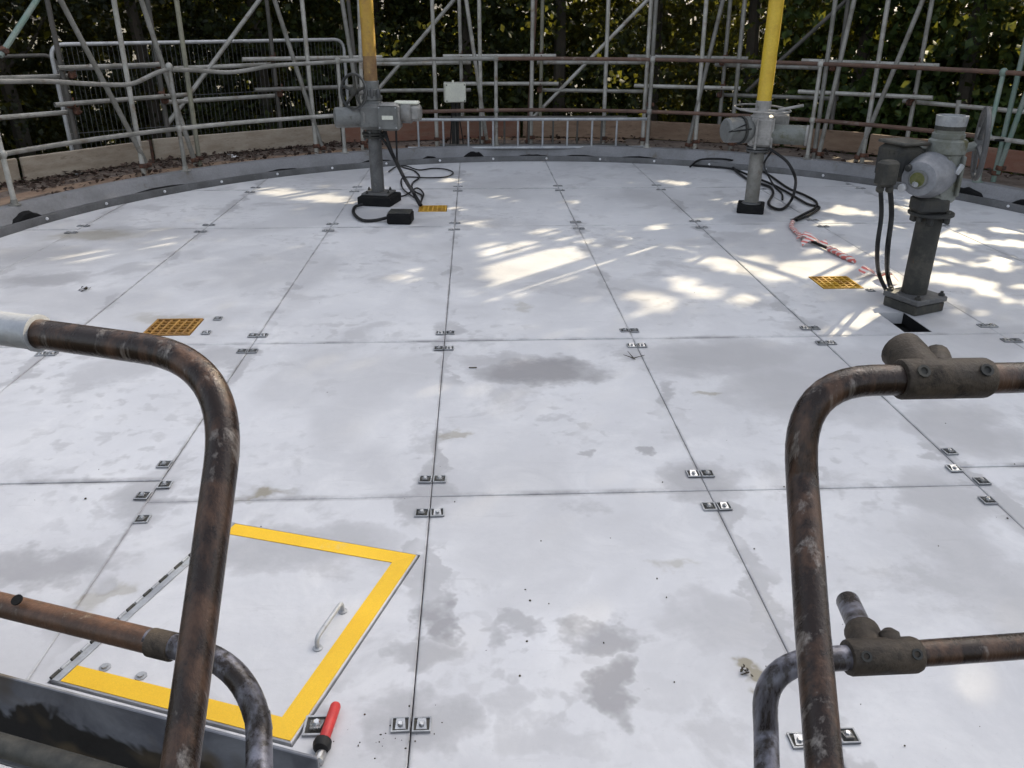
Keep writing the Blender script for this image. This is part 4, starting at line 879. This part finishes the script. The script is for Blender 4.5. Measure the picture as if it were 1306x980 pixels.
c2 = Lp(205, 822); MB().lathe(c2+dirL*.022, -dirL, [(.024, 0), (.0275, .002), (.0275, .05), (.024, .052)], 18).build('coupling', M['rail_fit'], t)
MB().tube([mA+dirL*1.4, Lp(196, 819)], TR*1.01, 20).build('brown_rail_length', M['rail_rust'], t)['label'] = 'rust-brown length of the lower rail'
nh = unit(np.cross(dirL, unit(np.cross([0, -.45, .9], dirL)))); nh = nh if nh[2] > 0 else -nh; ch = Lp(30, 772)+nh*.0215; MB().lathe(ch, nh, [(.0115, 0), (.0115, .0032)], 14).build('bolt_hole', M['black'], t)
# right
RA, RB = (.5, 1.10), (1.5, 1.16)
def Rp(u, v): return on_line(u, v, RA, RB)
dirR = unit([RB[0]-RA[0], RB[1]-RA[1], 0])
t = thing('handrail', (.85, 1.12, .16), 'brown patinated tube handrail at right with cast tee fittings', 'handrail', 'foreground handrails')
pA = Rp(1300, 482); corner = Rp(1018, 487); bend = at_depth(1023, 610, 1.24); low = at_depth(1052, 985, 1.04); mid_ = at_depth(1036, 800, 1.13); end = low+(low-mid_)*5
MB().tube(fillet([pA+dirR*1.4, pA, corner, bend, mid_, low, end], [.02, .12, .015, .015, .015], 10), TR, 20).build('top_rail', M['rail'], t)
f0 = Rp(1146, 484); f1 = Rp(1260, 482)
mb = MB(); L = np.linalg.norm(f1-f0); mb.lathe(f0, f1-f0, [(.0245, 0), (.030, .001), (.0315, .004), (.0315, L-.008), (.029, L-.002), (.0245, L)], 22)
bo = f0+(f1-f0)*.33; mb.lathe(bo, (-.05, 1, .16), [(.031, 0), (.031, .05), (.033, .055), (.033, .085), (.024, .088), (.024, .05)], 20)
mb.lathe(bo+(f1-f0)*.18+np.array([0, .02, .005]), (.35, .9, .2), [(.024, 0), (.02, .045), (.008, .06)], 14); o = mb.build('tee_fitting', M['rail_fit'], t)
for k_ in (.16, .85):
    MB().lathe(f0+(f1-f0)*k_+np.array([0, -.022, .022]), (0, -.7, .7), [(.010, 0), (.010, .004), (.006, .004), (.005, .001)], 10).build('grub_screw', M['dark_cast'], o)
mA = Rp(1290, 829); mx = Rp(1100, 838); mc = Rp(972, 846); md = at_depth(977, 930, 1.50); me_ = at_depth(978, 985, 1.45); mend = me_+(me_-md)*8
MB().tube(fillet([Rp(1130, 836), mc, md, me_, mend], [.11, .02, .02], 10), TR*.94, 20).build('mid_rail', M['rail_grey'], t)
MB().tube([Rp(1140, 836), mA+dirR*1.4], TR, 20).build('brown_rail_length', M['rail'], t)['label'] = 'dark brown length of the lower rail'
f0 = Rp(1080, 839); f1 = Rp(1172, 835); L = np.linalg.norm(f1-f0)
mb = MB(); mb.lathe(f0, f1-f0, [(.0245, 0), (.031, .001), (.033, .006), (.033, L-.012), (.030, L-.004), (.0245, L)], 22)
bo = f0+(f1-f0)*.36; tip = at_depth(1078, 760, 1.72); dd = unit(tip-bo); mb.lathe(bo, dd, [(.031, 0), (.031, .06), (.033, .064), (.033, .09), (.026, .093)], 20)
mb.lathe(bo+(f1-f0)*.28+np.array([0, .012, .012]), (.1, .8, .5), [(.02, 0), (.018, .024), (.008, .032)], 12); o = mb.build('tee_fitting', M['rail_fit'], t)
for k_ in (.16, .85):
    MB().lathe(f0+(f1-f0)*k_+np.array([0, -.022, .022]), (0, -.7, .7), [(.010, 0), (.010, .004), (.006, .004), (.005, .001)], 10).build('grub_screw', M['dark_cast'], o)
MB().tube([bo+dd*.05, bo+dd*.22], TR*.98, 18, True).build('stub_tube', M['rail_grey'], t)

# toe plate under the left handrail
t = thing('toe_plate', (-.75, 1.29, .12), 'blue-grey steel toe plate with oily stains along the left edge of the deck', 'toe plate')
pa = np.array([LB[0], LB[1], 0])-dirL*.01; pb = pa+dirL*2.6; nY = np.array([-dirL[1], dirL[0], 0]); 
def toe_mat():
    m, nt, b = newmat('stained_toe_plate'); pos = geo(nt); n1 = noise(nt, 7, 6, .65, pos, .5); n2 = noise(nt, 5, 4, .6, pos, .3)
    c = mix(nt, mrange(nt, n1.outputs[0], .35, .7), (.105, .11, .13), (.23, .24, .265)); sp = nt.nodes.new('ShaderNodeSeparateXYZ'); nt.links.new(pos, sp.inputs[0])
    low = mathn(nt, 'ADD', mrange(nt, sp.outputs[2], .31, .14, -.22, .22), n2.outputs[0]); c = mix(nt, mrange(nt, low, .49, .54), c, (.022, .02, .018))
    n3 = noise(nt, 3, 3, .6, pos); c = mix(nt, mathn(nt, 'MULTIPLY', mrange(nt, n3.outputs[0], .55, .62), .8), c, (.10, .075, .045))
    nt.links.new(c, b.inputs['Base Color']); b.inputs['Metallic'].default_value = .3; nt.links.new(mrange(nt, n1.outputs[0], .3, .7, .35, .6), b.inputs['Roughness']); bump(nt, b, n1.outputs[0], .2, .006); return m
M['toe'] = toe_mat()
MB().box((pa+pb)/2+np.array([0, 0, .225]), (np.linalg.norm(pb-pa), .008, .19), (dirL, unit(np.cross([0, 0, 1], dirL)), np.array([0, 0, 1.])), .002).build('plate', M['toe'], t)
MB().box((pa+pb)/2+np.array([0, 0, .125])-unit(np.cross([0, 0, 1], dirL))*-.03, (np.linalg.norm(pb-pa), .07, .008), (dirL, unit(np.cross([0, 0, 1], dirL)), np.array([0, 0, 1.])), .002).build('bottom_flange', M['strip'], t)
pq = on_line(60, 962, (LA[0]-.06, LA[1]-.17), (LB[0]-.06, LB[1]-.17))
MB().tube([pq+dirL*1.6-np.array([0, 0, .012]), pq-dirL*.22-np.array([0, 0, .012])], .021, 16).build('pipe', M['pole_dark'], t)

# ============================================================ BITS AND PIECES ON THE DECK
def clump(u, v, r, label, mat, name='debris_clump', n=16):
    c = on_z(u, v, 0); mb = MB()
    for i in range(n):
        a = random.uniform(0, 6.28); q = c+np.array([random.gauss(0, r*.5), random.gauss(0, r*.5), .004+random.random()*r*.5]); d = unit([math.cos(a), math.sin(a), random.uniform(-.2, .6)])
        w = unit(np.cross(d, [0.1, .2, 1])); mb.add([q-d*r*.4, q+w*r*.2, q+d*r*.4, q-w*r*.2, q+np.array([0, 0, -.004])], [(0, 1, 2, 3), (0, 4, 1), (1, 4, 2), (2, 4, 3), (3, 4, 0)])
    return tag(mb.build(name, mat, None, 0), label, 'debris')
clump(108, 370, .035, 'dark clump of dead leaf on the deck at far left', M['twig'])
clump(950, 858, .016, 'small blackish plug of moss on the deck beside the right handrail', M['twig'])
clump(296, 193, .075, 'crumpled white paper scrap on the platform behind the left kerb', M['white']).location.z = .0
bpy.data.objects['debris_clump.002'].location = tuple(polar(az_of(on_cyl(296, 197, 5.2)), 5.2, PLAT+.02)-on_z(296, 193, 0))
q = on_z(808, 457, .004); mb = MB()
for dx, dy in ((.06, .01), (-.05, .02), (.0, -.05), (-.02, .07)): mb.tube([q, q+np.array([dx, dy, .012])], [.003, .001], 5)
tag(mb.build('twig', M['twig']), 'forked dark twig on the deck beside the centre-right joint', 'twig')
q = on_z(603, 469, .003); tag(MB().tube([q-np.array([.02, 0, 0]), q+np.array([.02, -.004, .002])], .003, 5).build('twig', M['twig']), 'tiny dark straight twig on the deck left of the grey damp patch', 'twig')
mb = MB()
spec = [(109, 636), (670, 752), (676, 766), (700, 770), (845, 615), (663, 862), (690, 690), (1206, 540), (1285, 661), (1294, 592), (1000, 621), (770, 820), (838, 738), (672, 818), (860, 870), (850, 762), (580, 640), (962, 700)]
for u, v in spec+[(random.uniform(0, 1306), random.uniform(240, 960)) for _ in range(60)]+[(random.gauss(500, 25), random.gauss(935, 14)) for _ in range(22)]:
    c = on_z(u, v, .002)
    if math.hypot(c[0]-C0[0], c[1]-C0[1]) > 4.5: continue
    r = random.uniform(.0008, .0024) if (u, v) not in spec else random.uniform(.0022, .004)
    mb.sphere(c, r, 6, (random.uniform(.7, 1.6), random.uniform(.7, 1.6), .7))
tag(mb.build('grit', M['twig']), 'scattered dark specks of grit and leaf crumbs on the pale deck', 'grit', kind='stuff')

# ============================================================ TREES: they shade the deck and let sun through their gaps
LIT = [[(325, 243), (345, 239), (375, 241), (440, 250), (460, 258), (445, 262), (410, 258), (360, 252), (330, 248)], [(404, 238), (420, 235), (436, 239), (418, 241)],
 [(606, 317), (640, 308), (675, 310), (747, 322), (700, 341), (642, 362), (610, 350), (622, 336)], [(670, 298), (695, 289), (714, 293), (690, 304)], [(702, 306), (740, 301), (780, 308), (765, 317), (728, 315)],
 [(758, 289), (800, 294), (824, 306), (788, 302)], [(816, 289), (845, 286), (890, 304), (868, 306)], [(800, 307), (870, 313), (900, 322), (858, 319)], [(882, 334), (898, 326), (970, 326), (982, 335), (957, 351), (915, 347)],
 [(841, 357), (860, 351), (908, 360), (922, 379), (876, 377)], [(796, 377), (810, 367), (838, 372), (868, 382), (857, 394), (828, 396), (802, 386)], [(920, 383), (962, 369), (984, 379), (950, 392)],
 [(965, 353), (1000, 337), (1060, 330), (1060, 345), (1118, 369), (1040, 366)], [(1020, 323), (1060, 312), (1100, 318), (1060, 325)], [(1060, 316), (1157, 322), (1157, 332), (1060, 323)], [(1060, 333), (1156, 350), (1154, 377), (1118, 369), (1060, 342)],
 [(1060, 262), (1075, 262), (1090, 272), (1066, 277)], [(1095, 268), (1118, 270), (1118, 279), (1095, 275)], [(1134, 287), (1190, 291), (1194, 303), (1134, 292)], [(1196, 289), (1262, 304), (1260, 314), (1192, 300)], [(1184, 303), (1246, 315), (1240, 320), (1184, 312)],
 [(1184, 323), (1248, 335), (1246, 342), (1184, 338)], [(1184, 345), (1236, 350), (1227, 368), (1178, 361)], [(1176, 374), (1211, 383), (1194, 392)], [(1271, 303), (1330, 312), (1330, 319), (1270, 313)], [(1265, 324), (1298, 329), (1291, 349), (1255, 342)],
 [(1239, 353), (1279, 358), (1266, 378), (1228, 367)], [(1221, 384), (1258, 393), (1255, 405), (1219, 400)], [(1283, 366), (1330, 354), (1330, 376)], [(1278, 379), (1330, 384), (1330, 393), (1278, 388)], [(1270, 398), (1295, 404), (1285, 411)], [(1262, 288), (1330, 296), (1330, 302), (1262, 296)],
 [(1058, 427), (1080, 404), (1122, 391), (1134, 400), (1092, 430)], [(835, 232), (860, 229), (890, 235), (858, 238)], [(556, 230), (580, 227), (602, 234), (575, 236)], [(560, 284), (590, 279), (640, 290), (610, 291)],
 [(620, 252), (640, 247), (656, 251), (638, 255)], [(712, 257), (735, 254), (750, 259), (728, 260)], [(896, 255), (930, 252), (952, 259), (920, 259)], [(1040, 270), (1075, 262), (1100, 270), (1066, 276)], [(1036, 285), (1062, 280), (1085, 286), (1060, 289)],
 [(960, 291), (1000, 296), (960, 298)], [(250, 307), (270, 303), (295, 308), (272, 311)], [(325, 330), (345, 326), (366, 332), (342, 334)], [(488, 352), (520, 340), (560, 352), (520, 362)], [(560, 265), (585, 262), (600, 268), (575, 270)],
 [(1130, 262), (1160, 255), (1200, 268), (1160, 276)]]
LITW = [np.array([on_z(u, v)[:2] for u, v in q]) for q in LIT]
LITW = [q.mean(0)+(q-q.mean(0))*1.06 for q in LITW]
def in_poly(P, poly):
    x, y = P[:, 0], P[:, 1]; ins = np.zeros(len(P), bool); n = len(poly)
    for i in range(n):
        x1, y1 = poly[i]; x2, y2 = poly[i-1]
        if y1 == y2: continue
        ins ^= ((y1 > y) != (y2 > y)) & (x < (x2-x1)*(y-y1)/(y2-y1)+x1)
    return ins
def lit_mask(S):
    m_ = np.zeros(len(S), bool)
    for q in LITW: m_ |= in_poly(S, q)
    return m_
# shafts of sun that reach other things: (start point, radius)
SHAFT = [(Lp(u, v), r) for u, v, r in ((-60, 410, .24), (-20, 415, .24), (30, 420, .22), (80, 425, .20), (120, 430, .18), (160, 436, .15), (-30, 745, .2), (20, 760, .2), (70, 775, .18), (105, 786, .12))]
for u, v, R, r in ((880, 118, 7.4, .38), (900, 95, 7.5, .25), (868, 100, 7.5, .25), (885, 135, 7.4, .2), (805, 98, 7.4, .28), (820, 85, 7.4, .2), (785, 105, 7.5, .15), (720, 60, 7.6, .2), (750, 90, 7.6, .12), (710, 100, 7.6, .15), (1210, 30, 7.6, .2), (1270, 60, 7.5, .2), (1150, 95, 7.6, .12), (640, 40, 7.7, .12), (540, 30, 7.8, .12), (1245, 118, 7.4, .16), (770, 22, 7.6, .20), (762, 55, 7.5, .16), (797, 5, 7.8, .18), (705, 30, 7.7, .22), (690, 10, 7.8, .2), (870, 40, 7.6, .1), (1138, 155, 7.3, .09), (1178, 145, 7.3, .08), (1248, 104, 7.4, .15),
                   (1050, 20, 7.8, .12), (925, 126, 7.3, .08), (948, 135, 7.3, .06), (1300, 30, 7.8, .2), (735, 45, 7.8, .15), (1235, 125, 7.5, .07), (845, 115, 7.4, .12), (1180, 60, 7.8, .12), (1005, 60, 7.6, .1), (115, 20, 7.8, .08)):
    SHAFT.append((on_cyl(u, v, R), r))
for z in (1.2, 1.5, 1.8, 2.1): SHAFT.append((np.array([Mx, My, z]), .10))
for z in (1.35, 1.75): SHAFT.append((np.array([Lx, Ly, z]), .07))
def keep(pos, sz):
    """drop the leaves that would stand in one of the gaps of the canopy"""
    S = pos[:, :2]-SD[None, :2]*(pos[:, 2]/SD[2])[:, None]
    drop = lit_mask(S)
    for dx, dy in ((.16, 0), (-.16, 0), (0, .16), (0, -.16)): drop |= lit_mask(S+np.stack([sz*dx, sz*dy], 1))
    drop &= (pos[:, 2] > .3) & (rng.random(len(pos)) < .995)
    for X, r in SHAFT:
        d = pos-X[None]; s_ = d@SD; off = np.linalg.norm(d-s_[:, None]*SD[None], axis=1); drop |= (s_ > .12) & (off < r+.4*sz)
    return ~drop
trees = []
TD = [ # azimuth from the tank centre, distance, height, leaf kind, label
 (-72, 9.2, 5.2, 0, 'dark ivy-clad tree at the far left edge, left of the green scaffold brace'), (-60, 8.8, 5.4, 0, 'dark small-leaved tree behind the left end of the bright mesh fence'),
 (-48, 9.0, 5.6, 0, 'dark ivy-clad tree behind the middle of the bright mesh fence'), (-37, 8.7, 5.8, 0, 'dark tree behind the right end of the bright mesh fence'),
 (-26, 8.9, 6.0, 1, 'leafy tree directly behind the left yellow pipe'), (-15, 8.8, 6.4, 1, 'leafy dark tree behind the cream electrical box'), (-5, 9.0, 7.2, 1, 'leafy tree behind the pale ladder beam'),
 (5, 8.8, 8.4, 1, 'tree with sunlit yellow leaves left of the middle diagonal scaffold brace'), (15, 9.0, 9.4, 1, 'tree with glowing sunlit leaves left of the middle yellow pipe'), (25, 8.9, 10, 1, 'dark tree directly behind the middle yellow pipe'),
 (35, 9.0, 10.2, 2, 'green broad-leaved tree right of the middle yellow pipe'), (45, 8.9, 10.4, 2, 'green maple-like tree behind the nearest actuator'), (55, 9.0, 10.4, 2, 'green broad-leaved tree at the right edge behind the pale green post'),
 (66, 9.1, 10.2, 2, 'tall leafy tree beyond the right edge of the scaffold'), (78, 9.1, 9.8, 2, 'tall leafy tree far right of the nearest actuator'), (90, 9.2, 9.0, 2, 'last leafy tree right of the tank')]
def in_crown(a, R, H, p):
    base = polar(R_(a), R)
    d = p[:, :2]-base[None, :2]; er_ = np.array([math.sin(R_(a)), math.cos(R_(a))]); et = np.array([er_[1], -er_[0]])
    x = d@er_; y = d@et; z = p[:, 2]; k = np.clip((H-z)/(H*.35), 0, 1)**.5
    return x, y, k
allpos = []; store = []
for (a, R, H, kind, lab) in TD:
    base = polar(R_(a), R); er_ = np.array([math.sin(R_(a)), math.cos(R_(a)), 0]); et = np.array([er_[1], -er_[0], 0])
    def sample(nc, per, z0, z1, sg):
        z = rng.uniform(z0, z1, nc); k = np.clip((H-z)/(H*.35), .02, 1)**.5
        x = rng.uniform(-1.35, 1.5, nc)*k; y = rng.uniform(-1.25, 1.25, nc)*k
        cc = base[None]+er_[None]*x[:, None]+et[None]*y[:, None]; cc[:, 2] = z
        lump = np.sin(cc[:, 0]*3.1+1.3*np.sin(cc[:, 2]*2.3))+np.sin(cc[:, 1]*2.7+1.1*np.sin(cc[:, 0]*1.9))+np.sin(cc[:, 2]*4.1+cc[:, 0]*1.2)
        cc = cc[(x > -.35) | (lump > .1) | (rng.random(nc) < .12)]; nc = len(cc)
        return (np.repeat(cc, per, 0)+rng.normal(0, sg, (nc*per, 3))*np.array([1, 1, .8]))
    big = kind == 2
    lowp = sample(430, 22, GROUND_Z+.1, 2.5, .17); lows = rng.uniform(.06, .12, len(lowp))*(1.45 if big else (.85 if kind == 0 else 1.1))
    upp = sample(int(95*(H-2.4)), 13, 2.4, H, .24); ups = rng.uniform(.13, .24, len(upp))
    pos = np.concatenate([lowp, upp]); sz = np.concatenate([lows, ups]); ok = keep(pos, sz) & (np.hypot(pos[:, 0]-C0[0], pos[:, 1]-C0[1]) > 6.95)
    store.append([pos[ok], sz[ok]])
# fill: every part of the deck that lies in shade in the photograph must have leaves between it and the sun
CELL = .05; gx_ = np.arange(C0[0]-5.2, C0[0]+5.2, CELL); gy_ = np.arange(C0[1]-5.6, C0[1]+5.2, CELL); cnt = np.zeros((len(gx_), len(gy_)))
for pos, sz in store:
    S = pos[:, :2]-SD[None, :2]*(pos[:, 2]/SD[2])[:, None]; rad = np.maximum(1, np.round(sz*.3/CELL)).astype(int)
    i = ((S[:, 0]-gx_[0])/CELL).astype(int); j = ((S[:, 1]-gy_[0])/CELL).astype(int)
    for di in (-1, 0, 1):
        for dj in (-1, 0, 1):
            sel = (np.maximum(abs(di), abs(dj)) <= rad-0) ; ii = i+di; jj = j+dj; g = sel & (ii >= 0) & (jj >= 0) & (ii < len(gx_)) & (jj < len(gy_))
            np.add.at(cnt, (ii[g], jj[g]), np.where(sz[g] > .12, .8, .35))
GX, GY = np.meshgrid(gx_+CELL/2, gy_+CELL/2, indexing='ij'); cells = np.stack([GX.ravel(), GY.ravel()], 1)
need = (cnt.ravel() < 4) & ~lit_mask(cells); cells = cells[need]; defi = np.ceil((4-cnt.ravel()[need])*.55).astype(int)
cells = np.repeat(cells, np.maximum(defi, 0), 0)+rng.uniform(-.03, .03, (int(np.maximum(defi, 0).sum()), 2))
ta = np.array([R_(q[0]) for q in TD]); th = np.array([q[2] for q in TD])
if len(cells):
    Rt = rng.uniform(7.7, 10.1, len(cells)); o2 = cells-C0[None]; d2 = SD[:2]; A_ = d2@d2; B_ = 2*(o2@d2); C_ = (o2**2).sum(1)-Rt**2
    s_ = (-B_+np.sqrt(np.maximum(B_**2-4*A_*C_, 0)))/(2*A_); fp = np.stack([cells[:, 0]+SD[0]*s_, cells[:, 1]+SD[1]*s_, SD[2]*s_], 1)
    fp += rng.normal(0, .02, fp.shape); fs = rng.uniform(.10, .18, len(fp)); ok = keep(fp, fs); fp = fp[ok]; fs = fs[ok]; az = np.arctan2(fp[:, 0]-C0[0], fp[:, 1]-C0[1])
    own = np.argmin(np.abs(az[:, None]-ta[None]), 1)
    for k in range(len(TD)):
        g = own == k; store[k][0] = np.concatenate([store[k][0], fp[g]]); store[k][1] = np.concatenate([store[k][1], fs[g]])
for (a, R, H, kind, lab), (pos, sz) in zip(TD, store):
    base = polar(R_(a), R, GROUND_Z); t = thing('tree', base, lab, 'tree', 'trees around the tank')
    mb = MB(); lean = np.array([random.uniform(-.25, .25), random.uniform(-.25, .25), 0]); hh = H*.82
    mb.tube(spline([base-np.array([0, 0, .1]), base+lean*.3+np.array([0, 0, hh*.3]), base+lean+np.array([0, 0, hh*.65]), base+lean*1.4+np.array([0, 0, hh])], 4), list(np.linspace(.12, .035, 13)), 8)
    for i in range(7):
        z = hh*random.uniform(.25, .9); w = random.uniform(0, 6.28); L_ = random.uniform(.7, 1.15); s0 = base+lean*(z/hh)+np.array([0, 0, z]); mb.tube([s0, s0+np.array([math.cos(w)*L_*.5, math.sin(w)*L_*.5, .25]), s0+np.array([math.cos(w)*L_, math.sin(w)*L_, .75])], [.035, .025, .01], 6)
    mb.build('trunk', M['bark'], t)
    nr = np.stack([-np.sin(np.full(len(pos), R_(a)))*.5, -np.cos(np.full(len(pos), R_(a)))*.5, np.full(len(pos), .8)], 1)
    o = leaf_quads(pos, sz, LEAF[kind], 'crown', 0.0, nr); attach(o, t)
# the wood behind, too deep in shade to tell its trees apart
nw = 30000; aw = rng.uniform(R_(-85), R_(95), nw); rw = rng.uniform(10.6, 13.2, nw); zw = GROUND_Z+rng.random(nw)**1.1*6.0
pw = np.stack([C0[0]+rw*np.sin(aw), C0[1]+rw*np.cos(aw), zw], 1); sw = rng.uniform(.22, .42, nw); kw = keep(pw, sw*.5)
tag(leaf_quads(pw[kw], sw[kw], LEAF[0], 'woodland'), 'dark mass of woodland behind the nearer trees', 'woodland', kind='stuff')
print('leaves', sum(len(q[0]) for q in store), 'fill', len(cells))
